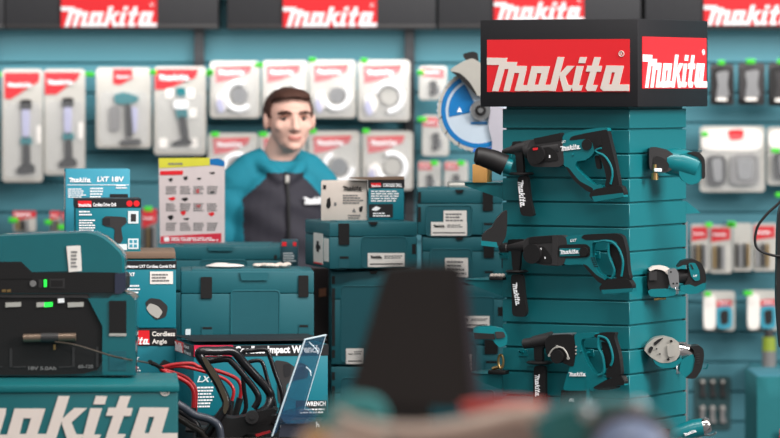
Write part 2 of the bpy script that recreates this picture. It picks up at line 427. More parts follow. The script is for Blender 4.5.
base = solid(f, 'battery_mount', BLACK, sm(c((583, 332), (606, 312), (715, 292), (738, 300), (750, 330), (744, 352), (604, 372), (580, 346))), -.084, .074, .008)
solid(f, 'mount_rail', TEAL, c((592, 348), (744, 330), (748, 350), (605, 374)), -.086, .076, .003, base)
a = f.L(*c((443, 128))[0], -.0795); d = f.L(*c((538, 116))[0], -.0795); ux = (d - a).normalized()
logo('logo', f.o, BRIGHT, a, ux, Vector((-ux.z, 0, ux.x)), (d - a).length, 1.1)
txt('lettering', f.o, BRIGHT, 'LXT', f.L(*c((447, 88))[0], -.0795), ux, Zv, .0065, .012, .02, .3)
side_handle(f, c, ((203, 80), (256, 78), (264, 104), (254, 140), (262, 235), (228, 240), (222, 150), (206, 128)), ((190, 240), (308, 236)), ((228, 250), (280, 245), (292, 360), (312, 438), (296, 446), (244, 440)), ((232, 272), (246, 400)))
peg(*c((545, 152))[0], .06); peg(*c((185, 152))[0], .03)

# --- hammer, middle
c = crop(475, 225, 4.867)
f = tower_thing('rotary_hammer', 'long black and teal rotary hammer hung in the middle row of the tower front', 565, 265, 'rotary hammers on the tower front')
b = MB(); cylx(f, b, c((120, 114), (126, 112), (158, 110), (162, 108), (250, 100), (300, 100)), [3, 5.2, 5.6, 4.6, 7, 9], -.046); b.build('chuck', GREY, f.o)
solid(f, 'front_cover', GREY, sm(c((232, 90), (255, 58), (440, 46), (452, 120), (430, 200), (330, 196), (240, 170))), -.08, .066, .018, seg=3)
solid(f, 'top_cover', BLACK, c((262, 60), (372, 52), (378, 84), (262, 92)), -.082, .06, .004)
solid(f, 'side_band', GREY, c((376, 52), (402, 50), (400, 196), (374, 196)), -.083, .064, .003)
kn = MB(); kn.disc(f.L(*c((285, 140))[0], -.08), (0, -1, 0), .026, .012, 28, .002); kn = kn.build('mode_knob', BLACK, f.o)
solid(f, 'lock_button', RED, c((266, 112), (284, 110), (284, 121), (266, 123)), -.096, .008, .001, kn)
solid(f, 'knob_bar', BLACK, sm(c((284, 112), (302, 112), (300, 172), (276, 172))), -.097, .01, .003, kn)
solid(f, 'mode_plate', BLACK, sm(c((300, 104), (335, 104), (362, 140), (376, 186), (300, 184))), -.0835, .02, .002)
for x, y in ((338, 160), (318, 116)): solid(f, 'mode_mark', BRIGHT, c((x, y - 5), (x + 5, y - 5), (x + 5, y + 5), (x, y + 5)), -.0845, .002)
solid(f, 'body', TEAL, sm(c((428, 70), (450, 52), (520, 46), (700, 40), (724, 60), (738, 130), (752, 262), (700, 268), (640, 262), (580, 262), (560, 215), (520, 188), (430, 196), (424, 130))), -.072, .05, .012, seg=3) if False else None
solid(f, 'body', TEAL, sm(c((426, 70), (450, 52), (640, 46), (650, 64), (600, 72), (572, 84), (566, 140), (574, 180), (600, 232), (640, 258), (620, 284), (596, 262), (566, 218), (520, 190), (430, 196), (424, 130))), -.078, .062, .012, seg=3)
solid(f, 'motor_cover', BLACK, sm(c((402, 96), (540, 92), (560, 108), (558, 158), (402, 162))), -.0805, .066, .01, seg=3)
solid(f, 'name_badge', TEAL, c((412, 114), (514, 112), (510, 150), (412, 152)), -.0815, .004)
b = MB(); b.disc(f.L(*c((531, 130))[0], -.0805), (0, -1, 0), .0125, .004, 26, .001); b.build('brush_cap', BLACK, f.o)
solid(f, 'strut_edge', BLACK, sm(c((520, 188), (545, 196), (590, 244), (634, 268), (626, 290), (596, 276))), -.0785, .06, .006)
solid(f, 'rear_grip', BLACK, sm(c((516, 62), (530, 46), (690, 40), (720, 56), (738, 130), (744, 220), (756, 266), (690, 270), (684, 240), (704, 200), (710, 140), (692, 84), (660, 70), (540, 74))), -.079, .056, .014, seg=3)
b = MB(); b.tube(f.poly(c((640, 80), (668, 84), (700, 118), (720, 180), (712, 250)), -.08), .0034, 8)
b.tube(f.poly(c((580, 84), (640, 76), (650, 92), (640, 118)), -.08), .0026, 8); b.tube(f.poly(c((650, 90), (652, 150), (678, 220), (664, 262)), -.078), .0038, 8); b.build('grip_trim', TEAL, f.o)
solid(f, 'trigger', BLACK, sm(c((652, 90), (690, 94), (704, 150), (700, 238), (686, 240), (668, 160), (650, 140))), -.066, .03, .006)
for i in range(5): solid(f, 'louver', BLACK, c((562 + i * 4, 158 + i * 10), (582 + i * 4, 158 + i * 10), (584 + i * 4, 163 + i * 10), (564 + i * 4, 163 + i * 10)), -.0795, .002)
base = solid(f, 'battery_mount', BLACK, sm(c((603, 302), (640, 262), (745, 262), (764, 290), (762, 322), (612, 328))), -.084, .074, .008)
solid(f, 'mount_rail', TEAL, c((612, 316), (768, 308), (764, 326), (624, 336)), -.086, .076, .003, base)
a = f.L(*c((414, 143))[0], -.0815); d = f.L(*c((508, 138))[0], -.0815); ux = (d - a).normalized()
logo('logo', f.o, BRIGHT, a, ux, Vector((-ux.z, 0, ux.x)), (d - a).length, .95)
txt('lettering', f.o, BRIGHT, 'LXT', f.L(*c((464, 82))[0], -.0795), ux, Zv, .0075, .019, .03, .3)
side_handle(f, c, ((160, 70), (238, 68), (238, 100), (222, 130), (216, 222), (182, 222), (176, 130), (158, 96)), ((152, 228), (256, 224)), ((174, 240), (232, 240), (238, 330), (252, 424), (240, 448), (180, 444), (178, 330)), ((182, 284), (200, 392)))
peg(*c((590, 142))[0], .06); peg(*c((140, 142))[0], .03)

# --- hammer, bottom
c = crop(475, 320, 4.867)
f = tower_thing('rotary_hammer', 'upright bodied black and teal rotary hammer at the bottom of the tower front', 570, 370, 'rotary hammers on the tower front')
b = MB(); cylx(f, b, c((234, 118), (240, 116), (286, 110), (288, 108), (350, 96), (372, 96)), [3.5, 5.5, 6, 6.8, 7.5, 9], -.046); b.build('chuck', GREY, f.o)
solid(f, 'front_cover', BLACK, sm(c((340, 96), (372, 72), (478, 68), (490, 150), (480, 226), (462, 224), (370, 186), (344, 160))), -.08, .066, .016, seg=3)
b = MB(); b.tube(f.poly(c((362, 172), (372, 150), (398, 132), (428, 138), (446, 160), (454, 186)), -.082), .0022, 8)
for x, y in ((362, 172), (400, 130), (454, 186)): b.disc(f.L(*c((x, y))[0], -.082), (0, -1, 0), .004, .002, 12)
b.build('mode_scale', CARD, f.o)
b = MB(); b.disc(f.L(*c((405, 178))[0], -.08), (0, -1, 0), .018, .01, 26, .002); b.build('mode_knob', BLACK, f.o)
solid(f, 'top_plate', METAL, c((378, 66), (480, 62), (480, 70), (378, 74)), -.07, .05, .001)
solid(f, 'body', TEAL, sm(c((480, 64), (580, 62), (600, 72), (560, 88), (520, 92), (512, 120), (540, 200), (580, 262), (640, 282), (640, 312), (552, 322), (548, 344), (426, 344), (440, 290), (462, 226), (484, 214), (492, 150))), -.078, .062, .012, seg=3)
solid(f, 'terminal_cover', BLACK, c((420, 342), (540, 342), (540, 470), (408, 470)), -.076, .06, .006)
solid(f, 'battery_guide', TEAL, c((542, 286), (556, 286), (556, 430), (542, 430)), -.08, .06, .003)
solid(f, 'rear_grip', BLACK, sm(c((580, 72), (620, 60), (684, 60), (676, 84), (700, 160), (712, 262), (690, 282), (636, 282), (640, 240), (664, 220), (668, 180), (640, 110), (610, 96), (584, 84))), -.079, .056, .012, seg=3)
b = MB(); b.tube(f.poly(c((600, 78), (640, 92), (662, 140), (670, 190), (660, 222)), -.081), .0035, 8); b.tube(f.poly(c((602, 80), (600, 130), (622, 180), (628, 250), (600, 270)), -.08), .0042, 8); b.build('grip_trim', TEAL, f.o)
solid(f, 'trigger', BLACK, sm(c((612, 104), (640, 112), (664, 180), (660, 220), (636, 240), (626, 170))), -.066, .03, .006)
solid(f, 'battery_mount', BLACK, sm(c((570, 330), (640, 290), (712, 268), (728, 300), (722, 318), (690, 318), (684, 334), (640, 342), (600, 340))), -.084, .074, .006)
solid(f, 'mount_rail', TEAL, c((548, 300), (640, 284), (640, 308), (650, 322), (724, 300), (728, 318), (668, 322), (652, 346), (560, 344)), -.08, .07, .003)
for i in range(3): b = MB(); b.disc(f.L(*c((492, 130 + 17 * i))[0], -.079), (0, -1, 0), .0024, .002, 12); b.build('indicator', CARD, f.o)
flogo(f, BRIGHT, *[c((457, 274))[0][0], c((457, 274))[0][1], c((540, 274))[0][0]], -.0795)
txt('lettering', f.o, BRIGHT, 'BL', f.L(*c((456, 396))[0], -.0775), X, Zv, .008, .018, .02, .4)
side_handle(f, c, ((290, 90), (340, 88), (340, 120), (326, 140), (330, 200), (288, 200), (286, 130)), ((254, 208), (374, 206)), ((286, 222), (342, 222), (342, 330), (344, 440), (330, 470), (290, 470), (282, 440), (284, 330)), ((292, 264), (294, 372)))
peg(*c((560, 156))[0], .06); peg(*c((236, 156))[0], .03)

# --- tools on the left face: only their ends stick out beyond the edge
def left_tool(label, Y, px, py): return Fr('cordless_tool', label, 'power tool', px, py, Y, 0, 'tools on the far left side of the tower')
c = crop(470, 125, 4.867)
f = left_tool('black cup-nosed tool end sticking out left of the top rotary hammer', 11.56, 490, 162)
b = MB(); cylx(f, b, c((22, 148), (34, 150), (60, 154), (110, 170), (170, 196)), [6, 9, 9.6, 10.5, 11], 0); b.build('nose_cup', BLACK, f.o)
b = MB(); cylx(f, b, c((170, 196), (200, 206)), [8, 8], .01); b.build('body', TEAL, f.o)
c = crop(475, 225, 4.867)
f = left_tool('black curved tool grip sticking out left of the middle rotary hammer', 11.56, 492, 228)
solid(f, 'grip', BLACK, sm(c((34, 50), (60, 26), (84, 10), (104, -28), (130, -58), (158, -76), (156, 20), (150, 60), (130, 92), (110, 104), (34, 100))), -.035, .05, .012, seg=3)
solid(f, 'battery_mount', TEAL, c((28, 76), (106, 84), (112, 110), (30, 100)), -.04, .06, .004)
c = crop(475, 320, 4.867)
f = left_tool('teal tool body with a dark slot sticking out left of the bottom rotary hammer', 11.56, 490, 340)
bd = solid(f, 'body', TEAL, sm(c((-10, 44), (8, 34), (90, 32), (140, 44), (158, 76), (156, 120), (120, 136), (96, 112), (88, 98), (-4, 94))), -.035, .05, .01, seg=3)
solid(f, 'contact_slot', BLACK, c((-6, 62), (94, 68), (98, 94), (-2, 92)), -.04, .03, .003, bd)
solid(f, 'release_button', GREY, sm(c((96, 56), (140, 58), (150, 84), (104, 92))), -.039, .03, .004, bd)
# small pieces lying on the shelves
f = Fr('wooden_block', 'orange wooden block on the upper shelf behind the black cup nose', 'block', 480, 183, 11.66, -.3)
MB().span((-.022, 0, 0), (.02, .05, .05), .003).build('block', ORANGE, f.o)
f.o.location.z += .0005
f = Fr('sanding_pad', 'small cream pad lying on the middle shelf left of the tower', 'accessory', 499, 280.5, 11.6, -.4)
f.o.location = P(497, 281, 11.6); f.o.location.z = H - (281 - 90) * 11.55 / F
MB().span((-.02, -.01, 0), (.02, .02, .008), .003).build('base', BLACK, f.o)
b = MB()
for i in range(4): b.ell((-.015 + i * .01, .004, .012), (.007, .012, .006), 12, 8)
b.build('pad', CARTONC, f.o)
f = Fr('ring_cutter', 'small tan ring shaped cutter on a black base on the lower shelf', 'accessory', 500, 375, 11.6, -.4)
f.o.location.z = H - (375.5 - 90) * 11.55 / F
MB().span((-.03, -.015, 0), (.02, .02, .011), .003).build('base', BLACK, f.o)
b = MB(); b.tube([(.004 + .012 * math.sin(a) * .6, -.004, .034 + .018 * math.cos(a)) for a in [k * math.pi / 6 for k in range(12)]], .0035, 8, True, 3); b.tube([(-.022, 0, .014), (-.008, 0, .018), (.006, 0, .02)], .005, 8); b.build('ring', BRASS, f.o)

# --- tools on the right face
def right_tool(name, label, px, py, Y): return Fr(name, label, 'power tool', px, py, Y, 0, 'tools on the bright right side of the tower')
def rpeg(px, py, l=.07):
    a = ct.Mi @ Vector((0, 0, H)); c_ = ct.Mi @ P(px, py, 10); d = c_ - a
    p = a + d * ((W2 - a.x) / d.x)
    b = MB(); b.tube([p + Vector((-.004, 0, 0)), p + Vector((l * .7, 0, 0)), p + Vector((l, 0, .008))], .003, 8)
    b.span((W2 - .001, p.y - .012, p.z - .012), (W2 + .003, p.y + .012, p.z + .012), .001, 1)
    return b.build('hook', METAL, ct.o)
YR = 11.55
c = crop(635, 130, 6.26)
f = right_tool('multi_tool', 'teal oscillating multi tool with grey head on the right face, topmost', 676, 165, YR)
b = MB(); k = YR / F
b.rings([f.L(x, y, 0) for x, y in c((195, 196), (232, 198), (290, 206), (340, 222), (385, 240))], [v * k for v in (12, 13.5, 14, 14, 13.5)], 24); bd = b.build('body', TEAL, f.o)
solid(f, 'rear_body', TEAL, sm(c((270, 150), (330, 145), (400, 170), (428, 200), (436, 280), (400, 330), (350, 345), (300, 320), (275, 280))), -.03, .06, .018, seg=3)
solid(f, 'battery_mount', BLACK, sm(c((320, 140), (400, 136), (438, 180), (440, 300), (420, 310), (420, 200), (390, 165))), -.033, .066, .006)
solid(f, 'head', GREY, sm(c((88, 112), (130, 106), (200, 122), (240, 150), (248, 210), (230, 250), (190, 268), (120, 262), (90, 240))), -.03, .056, .014, seg=3)
solid(f, 'head_window', BLACK, sm(c((130, 160), (180, 176), (215, 215), (205, 250), (130, 250), (112, 200))), -.033, .02, .004)
b = MB(); q = f.L(*c((124, 215))[0], -.03); b.cyl(q, f.L(*c((124, 305))[0], -.03), .0055, .0055, 14); b.cyl(f.L(*c((124, 270))[0], -.03), f.L(*c((124, 312))[0], -.03), .0095, .010, 16, .001); b.build('tool_spindle', BRASS, f.o)
MB().span(f.L(*c((120, 262))[0], -.045), f.L(*c((166, 240))[0], -.03), .002).build('clamp_lever', BRIGHT, f.o)
for i in range(3): MB().tube(f.poly(c((262 + 36 * i, 170 + 8 * i), (270 + 36 * i, 190 + 8 * i), (268 + 36 * i, 230 + 8 * i)), -.031), .0014, 6).build('rib', BRIGHT if i == 0 else TEAL, f.o)
rpeg(*c((270, 145))[0]); 
c = crop(635, 250, 7.3)
f = right_tool('trim_saw', 'compact black and teal tool with a silver clamp ring, second on the right face', 678, 280, YR)
b = MB(); b.rings([f.L(x, y, 0) for x, y in c((300, 190), (330, 190), (400, 196))], [v * k for v in (6.5, 7.2, 7.8)], 24); b.build('body', GREY, f.o)
solid(f, 'rear_ring', BLACK, sm(c((305, 130), (340, 80), (420, 64), (480, 90), (512, 150), (520, 220), (500, 290), (440, 318), (380, 310), (350, 280), (390, 200), (390, 110), (350, 110))), -.035, .07, .014, seg=3)
solid(f, 'rear_cap', TEAL, sm(c((388, 96), (440, 92), (470, 150), (476, 220), (440, 228), (408, 190))), -.038, .04, .006)
solid(f, 'cap_slot', BLACK, sm(c((402, 106), (412, 104), (430, 138), (420, 142))), -.0395, .004)
txt('lettering', f.o, BRIGHT, 'LXT', f.L(*c((424, 196))[0], -.0385), X, Zv, .0055, .011, .02, .3)
solid(f, 'lower_grip', TEAL, sm(c((330, 262), (400, 250), (440, 270), (500, 240), (522, 240), (512, 290), (450, 320), (390, 324), (330, 300))), -.036, .07, .01)
solid(f, 'clamp_ring', METAL, sm(c((238, 140), (300, 134), (318, 170), (324, 270), (262, 280), (244, 200))), -.036, .06, .008, seg=3)
for x, y in ((262, 160), (280, 245), (306, 243)): b = MB(); b.disc(f.L(*c((x, y))[0], -.036), (0, -1, 0), .0025, .002, 10); b.build('screw', BLACK, f.o)
solid(f, 'saw_head', BLACK, sm(c((96, 160), (130, 142), (240, 150), (250, 250), (240, 290), (100, 300), (92, 240))), -.025, .05, .01, seg=3)
solid(f, 'spindle_block', GREY, c((104, 160), (160, 156), (160, 222), (104, 222)), -.032, .03, .003)
solid(f, 'guard_rim', CREAM, sm(c((100, 140), (130, 120), (190, 114), (250, 130), (262, 180), (236, 180), (210, 150), (150, 138), (110, 156))), -.03, .05, .006)
solid(f, 'base_plate', TEAL, sm(c((92, 300), (120, 285), (240, 282), (300, 290), (296, 330), (220, 345), (110, 340))), -.03, .05, .006)
b = MB(); b.tube(f.poly(c((140, 362), (180, 356), (225, 352)), -.02), .0035, 8); b.build('blade_bolt', BRASS, f.o)
rpeg(*c((300, 290))[0], .06)
c = crop(640, 330, 7.96)
f = right_tool('angle_grinder', 'teal tool with bare cast aluminium gear head, third on the right face', 674, 357, YR)
b = MB(); b.rings([f.L(x, y, 0) for x, y in c((280, 170), (330, 174), (400, 192), (440, 204))], [v * k for v in (10, 10.2, 9, 8.6)], 24); b.build('body', CHROME, f.o)
hd = solid(f, 'gear_head', ALU, sm(c((32, 160), (50, 120), (110, 66), (190, 50), (270, 70), (312, 100), (320, 190), (290, 240), (230, 262), (160, 262), (90, 220), (60, 190))), -.034, .064, .018, seg=3)
solid(f, 'head_rib', ALU, sm(c((214, 120), (280, 112), (282, 210), (222, 216))), -.04, .03, .006, hd)
for x, y in ((248, 88), (225, 234), (158, 190), (132, 150)): b = MB(); b.disc(f.L(*c((x, y))[0], -.036), (0, -1, 0), .0035 if x > 200 else .002, .005, 12); b.build('screw', BLACK, hd)
solid(f, 'spindle_slot', BLACK, sm(c((70, 150), (88, 128), (108, 140), (84, 188), (66, 176))), -.037, .01, .002, hd)
solid(f, 'upper_slot', BLACK, sm(c((110, 100), (150, 72), (190, 60), (150, 100), (116, 130))), -.0365, .01, .002, hd)
solid(f, 'head_skirt', TEAL, sm(c((100, 230), (180, 262), (280, 250), (330, 215), (340, 250), (270, 300), (190, 304), (130, 280))), -.033, .06, .008)
solid(f, 'rear_body', TEAL, sm(c((330, 240), (380, 210), (420, 190), (440, 230), (430, 330), (420, 390), (360, 380), (310, 330))), -.034, .066, .012, seg=3)
solid(f, 'battery_mount', BLACK, sm(c((400, 130), (470, 122), (505, 150), (512, 210), (490, 320), (440, 390), (360, 385), (420, 330), (440, 230), (430, 160))), -.037, .07, .01, seg=3)
for i in range(5): solid(f, 'vent', GREY, c((450, 190 + 18 * i), (476, 188 + 18 * i), (476, 194 + 18 * i), (450, 196 + 18 * i)), -.0385, .003)
b = MB(); b.tube(f.poly(c((500, 305), (530, 305), (540, 270)), 0), .002, 6); b.build('release_clip', TEAL, f.o)
rpeg(*c((300, 312))[0], .06)
c = crop(635, 325, 3.88)
f = right_tool('cordless_light', 'teal tool barrel with a chrome front ring at the foot of the tower, lowest', 690, 434, YR)
b = MB(); b.rings([f.L(x, y, 0) for x, y in c((140, 440), (160, 425), (230, 402), (262, 396))], [v * k for v in (8, 9, 9.5, 9)], 26); b.build('body', TEAL, f.o)
b = MB(); b.rings([f.L(x, y, 0) for x, y in c((248, 398), (252, 397), (284, 388), (292, 386))], [v * k for v in (8, 8.6, 8, 6.5)], 26); b.build('front_ring', CHROME, f.o)
b = MB(); b.rings([f.L(x, y, 0) for x, y in c((100, 420), (140, 430), (170, 450))], [v * k for v in (5, 7, 10)], 20); b.build('rear_grip', BLACK, f.o)
a = f.L(*c((192, 432))[0], -.027); d = f.L(*c((240, 414))[0], -.027); ux = (d - a).normalized(); logo('logo', f.o, BRIGHT, a, ux, Vector((-ux.z, 0, ux.x)), (d - a).length, 1.1)
rpeg(*c((250, 425))[0], .05)

# ------------------------------------------------------------------ table under the cases
ZT = 0.70
t = Fr('display_table', 'long grey display table under the stacked cases and cartons', 'table', 0, 0, 11); t.o.location = (0, 0, 0); t.M = Matrix.Identity(4); t.Mi = Matrix.Identity(4)
xa, xb = P(40, 0, 11.5).x, P(512, 0, 12).x - .06
xb = .25
MB().span((xa, 11.38, ZT - .03), (xb, 13.0, ZT), .004).build('tabletop', GREY, t.o)
for x in (xa + .06, xb - .06):
    for y in (11.44, 12.9): MB().span((x - .025, y - .025, 0), (x + .025, y + .025, ZT - .03), .003).build('leg', POST, t.o)

# ------------------------------------------------------------------ teal stacking cases
def zat(py, Y): return H - (py - 90) * Y / F
def case(label, x0, y0, x1, y1, Y, depth=.32, rz=0, latches=(), slots=(), panel=None, holes=(), tab=None, tabw=None, labels=(), group='teal stacking tool cases', piv=0):
    """front face spans the pixels x0..x1, y0..y1 at distance Y"""
    f = Fr('tool_case', label, 'tool case', (x0 + x1) / 2, y1, Y, rz, group)
    a = f.L(x0, y1); d = f.L(x1, y0); h = d.z - a.z
    sp = a.z + h * .7
    MB().span((a.x, 0, a.z + .004), (d.x, depth, sp - .0004), .004, 2).build('body', CASE, f.o)
    ld = MB(); ld.span((a.x, 0, sp + .0004), (d.x, depth, d.z), .004, 2)
    ld.span((a.x + .03, .04, d.z - .002), (d.x - .03, depth - .04, d.z + .003), .002)
    ld = ld.build('lid', CASE, f.o)
    for xx in (a.x + .02, d.x - .05):
        for yy in (.02, depth - .06): MB().span((xx, yy, a.z), (xx + .03, yy + .04, a.z + .006)).build('foot', CASED, f.o)
    if panel:
        px0, py0, px1, py1 = panel
        solid(f, 'front_panel', CASED, rrect(px0, py0, px1, py1, 4), -.0012, .004, .0008)
        rim = MB(); rim.tube(f.poly(rrect(px0, py0, px1, py1, 4), -.001), .0022, 6, True, 1); rim.build('panel_rim', CASE, f.o)
    for (p, q, r, s) in latches: 
        l = solid(f, 'latch', BLACK, rrect(p, q, r, s, 1), -.004, .006, .001)
    for (p, q, r, s) in slots: 
        l = solid(f, 'latch_slot', CASED, [(p, q), (r, q), (r, s), (p, s)], -.002, .004, .0005)
        solid(f, 'slot_recess', BLACK, [(p + 1, q + 1), (r - 1, q + 1), (r - 1, q + 3.2), (p + 1, q + 3.2)], -.0026, .003, 0, l)
    for (p, q, r, s) in holes: solid(f, 'hinge_hole', BLACK, [(p, q), (r, q), (r, s), (p, s)], -.001, .003)
    if tab:
        solid(f, 'handle', BLACK if tabw is None else CASE, [(tab[0], tab[1]), (tab[2], tab[1]), (tab[2] - 2, tab[3]), (tab[0] + 2, tab[3])], -.005, .02, .002)
    for i, (p, q, r, s, kind) in enumerate(labels):
        l = solid(f, 'paper_label', WHITE, [(p, q), (r, q), (r, s), (p, s)], -.0045 - .0016 * i, .0012)
        if kind == 'w':
            flogo(f, BLACK, p + 2.5, q + (s - q) * .38, p + (r - p) * .38, -.0047 - .0016 * i, l, 1.1)
            flines(f, TEXTGREY, p + (r - p) * .45, q + 2, r - 2, q + (s - q) * .42, 2, -.0047 - .0016 * i, l, i)
            solid(f, 'label_bar', BLACK, [(p + 2, s - 3.4), (r - 2, s - 3.4), (r - 2, s - 2.4), (p + 2, s - 2.4)], -.0052 - .0016 * i, .0006, 0, l)
        else:
            flines(f, TEXTGREY, p + 2, q + 2, r - 2, s - 2, 4, -.0047 - .0016 * i, l, i + 3)
    return f
case('low teal tool case in front of the person and under the poster', 172, 246.5, 280, 292, 12.35, .34, 0, panel=(200, 260, 247, 286), holes=((274, 255, 277, 259),), tab=(207, 246.8, 234, 251), tabw=1)
case('teal tool case beneath the case under the poster', 172, 292.5, 280, 446, 12.35, .34, 0)
fA = case('big teal tool case with two black latches, papers lying on its lid', 181, 271, 314, 346, 11.85, .30, R(3), latches=((200.7, 277, 212, 298.5), (298.5, 275.5, 308.5, 297)), slots=((201.6, 326, 213, 340), (298.5, 324, 309, 338)),
     panel=(231, 290.5, 279.5, 344), tab=(239.6, 272.5, 269, 280.5), tabw=1)
solid(fA, 'paper_label', PALETEAL, [(185.5, 329), (190.6, 329), (190.6, 336), (185.5, 336)], -.002, .001)
case('tall teal tool case under the big one with two black latches', 181, 346.5, 314, 462.5, 11.85, .30, R(3))
fB = case('teal tool case under the cream and blue cartons, labels on its side', 329.5, 222, 417.5, 270.5, 12.08, .33, R(13), latches=((338.7, 223.5, 349.3, 244.7),), slots=((339, 255.5, 349.5, 268),),
     panel=(361.4, 237, 407, 267.5), holes=((412, 244, 416, 254),), tab=(369, 222, 378, 225), labels=((367.8, 253, 404.6, 267, 'w'),))
# side labels on the left side of that case
ax = fB.L(329.5, 270).x; hz = fB.Y / F
for (y0_, y1_, z0, z1, red) in ((.085, .21, 5, 36, True), (.01, .072, 9, 32, False)):
    b = MB(); b.span((ax - .0012, y0_, z0 * hz), (ax, y1_, z1 * hz)); lb = b.build('paper_label', WHITE, fB.o)
    if red:
        MB().span((ax - .002, y0_ + .005, z0 * hz), (ax - .001, y1_ - .005, z0 * hz + .004)).build('label_edge', RED, lb)
        b = MB(); b.span((ax - .002, y0_ + .05, 28 * hz), (ax - .001, y0_ + .08, 17 * hz)); b.span((ax - .002, y0_ + .03, 24 * hz), (ax - .001, y0_ + .09, 20 * hz)); b.build('tool_picture', BLACK, lb)
case('tall teal tool case in the middle stack, mostly behind the blurred black panel', 331, 271, 417.5, 366, 12.1, .33, R(2), panel=(341, 286, 408, 362), tab=(369, 271, 378, 274), labels=((346, 348.5, 364, 364, 'w'),), holes=((331.8, 276, 335, 284), (331.8, 288, 335, 346), (331.8, 350, 335, 358)))
case('lowest teal tool case of the middle stack, mostly hidden by the blurred panel', 331, 366.5, 417.5, 455.3, 12.1, .33, R(2), panel=(341, 378, 408, 440), holes=((331.8, 372, 335, 380), (331.8, 386, 335, 420)))
YE = 12.22
case('teal tool case at the top of the right stack, two labels, small packs above it', 417, 189.5, 503, 236.5, YE, .33, 0, latches=((482.7, 191, 493, 211),), slots=((483, 222, 493.5, 234),), panel=(426, 205.5, 472, 236), tab=(455, 189.8, 464, 193),
     labels=((443.6, 210.5, 466.7, 227, 't'), (431, 222, 467, 235.7, 'w')), holes=((417.8, 192, 421, 203), (417.8, 207, 421, 222)))
case('second teal tool case of the right stack, one square paper label', 422, 237, 506, 285, YE, .33, 0, latches=((483.6, 240.5, 494, 258),), slots=((484, 270, 494, 282),), panel=(430, 249, 472, 282), tab=(455, 237.3, 464, 240), labels=((445, 258, 468, 277.5, 't'),), holes=((502, 258, 505, 268),))
case('third teal tool case of the right stack, wide label by the blurred panel edge', 422, 285.5, 506, 331, YE, .33, 0, panel=(430, 297, 494, 329), labels=((455, 316, 489.5, 328, 'w'),), holes=((498, 307, 503, 316),))
case('fourth teal tool case of the right stack, black latch beside the tower shelf', 422, 331.5, 506, 377, YE, .33, 0, latches=((484.6, 338, 498, 354),), slots=((485, 360, 498, 374),), panel=(430, 343, 476, 375), labels=((455, 354, 471, 372, 't'),))
case('lowest teal tool case of the right stack', 422, 377.5, 506, 451.6, YE, .33, 0, panel=(430, 390, 494, 446))

# ------------------------------------------------------------------ printed cartons
def carton(name, label, x0, y0, x1, y1, Y, depth, m, rz=0, side=None, group=None):
    f = Fr(name, label, 'box', (x0 + x1) / 2, y1, Y, rz, group)
    a = f.L(x0, y1); d = f.L(x1, y0)
    MB().span((a.x, 0, a.z + .0005), (d.x, depth, d.z), .0025, 2).build('box', m, f.o)
    return f
def band(f, m, x0, y0, x1, y1, depth=None, nm='black_band', lid=True):
    a = f.L(x0, y1); d = f.L(x1, y0)
    return MB().span((a.x - .0015, -.0015, a.z), (d.x + .0015, depth or .003, d.z + .001), .0008, 1).build(nm, m, f.o)
f = carton('tool_carton', 'light blue printed carton standing behind the drill carton', 65.5, 169, 130, 253, 12.02, .12, CARTONL, R(6))
flogo(f, BRIGHT, 69, 182.3, 91, -.0015, hk=1.0); ftxt(f, BRIGHT, 'LXT', 97, 181.5, 5, -.001, 12, slant=.2); ftxt(f, BRIGHT, '18V', 112, 181.5, 5, -.001, 12)
patch(f, 'white_line', BRIGHT, 67, 184.6, 129, 185.2); flines(f, BRIGHT, 68, 188, 86, 198, 5, -.001); flines(f, BRIGHT, 90, 187, 104, 198, 4, -.001, seed=4); flines(f, BRIGHT, 116, 184, 127, 189, 2, -.001, seed=5)
patch(f, 'black_panel', CARTONK, 110, 194, 128, 201)
a = f.L(65.5, 0).x; MB().span((a - .001, .03, .12), (a, .09, .225)).build('side_print', WHITE, f.o)
MB().span((a - .0015, .045, .205), (a - .0005, .075, .222)).build('side_mark', RED, f.o)
f = carton('drill_carton', 'teal drill carton with black top band and drill picture, behind the upper charger', 75.5, 199, 140.6, 252.3, 11.78, .14, CARTON, R(6))
band(f, CARTONK, 75.5, 199, 140.6, 207.8, .14)
p = patch(f, 'red_mark', RED, 78, 200.8, 91.5, 207.2, -.003); flogo(f, BRIGHT, 78, 206.6, 91.5, -.0032, p); ftxt(f, BRIGHT, 'Cordless Driver Drill', 93, 206.3, 3.6, -.0024, 23)
for x in (129.5, 136.5): b = MB(); b.disc(f.L(x, 203.5, -.002), (0, -1, 0), .0085, .001, 20); b.build('red_disc', RED, f.o)
flines(f, BRIGHT, 79, 210, 92, 216, 2, -.001, seed=8); flines(f, BRIGHT, 79, 219, 95, 234, 6, -.001, seed=9)
dp = solid(f, 'drill_picture', GREY, sm([(103, 218), (106, 216), (126, 217), (127, 223), (121, 227), (123, 240), (120, 244), (114, 242), (115, 228), (104, 226)]), -.0015, .001)
solid(f, 'drill_picture_chuck', CARTONK, [(102.5, 218.5), (110, 218), (110, 225.5), (102.5, 225)], -.002, .001, 0, dp)
p = patch(f, 'inset_picture', PALETEAL, 128, 211, 138.5, 223.5); patch(f, 'inset_tool', GREY, 131, 214, 136, 221.5, -.0022, parent=p)
p = patch(f, 'inset_picture', PALETEAL, 128, 238.5, 138.5, 249)
for i in range(2):
    for j in range(2): patch(f, 'inset_dot', CARTONL, 129.5 + i * 4.4, 240 + j * 4.4, 132.5 + i * 4.4, 243 + j * 4.4, -.0022, parent=p)
patch(f, 'inset_picture', PALETEAL, 114, 244, 127, 250)
f = carton('tool_carton', 'teal carton with brown top flaps, paper sticker and machine picture, beside the chargers', 72, 260, 176, 328.3, 11.72, .36, CARTON, R(3.5))
band(f, CARTONK, 72, 261, 176, 269.5, .36)
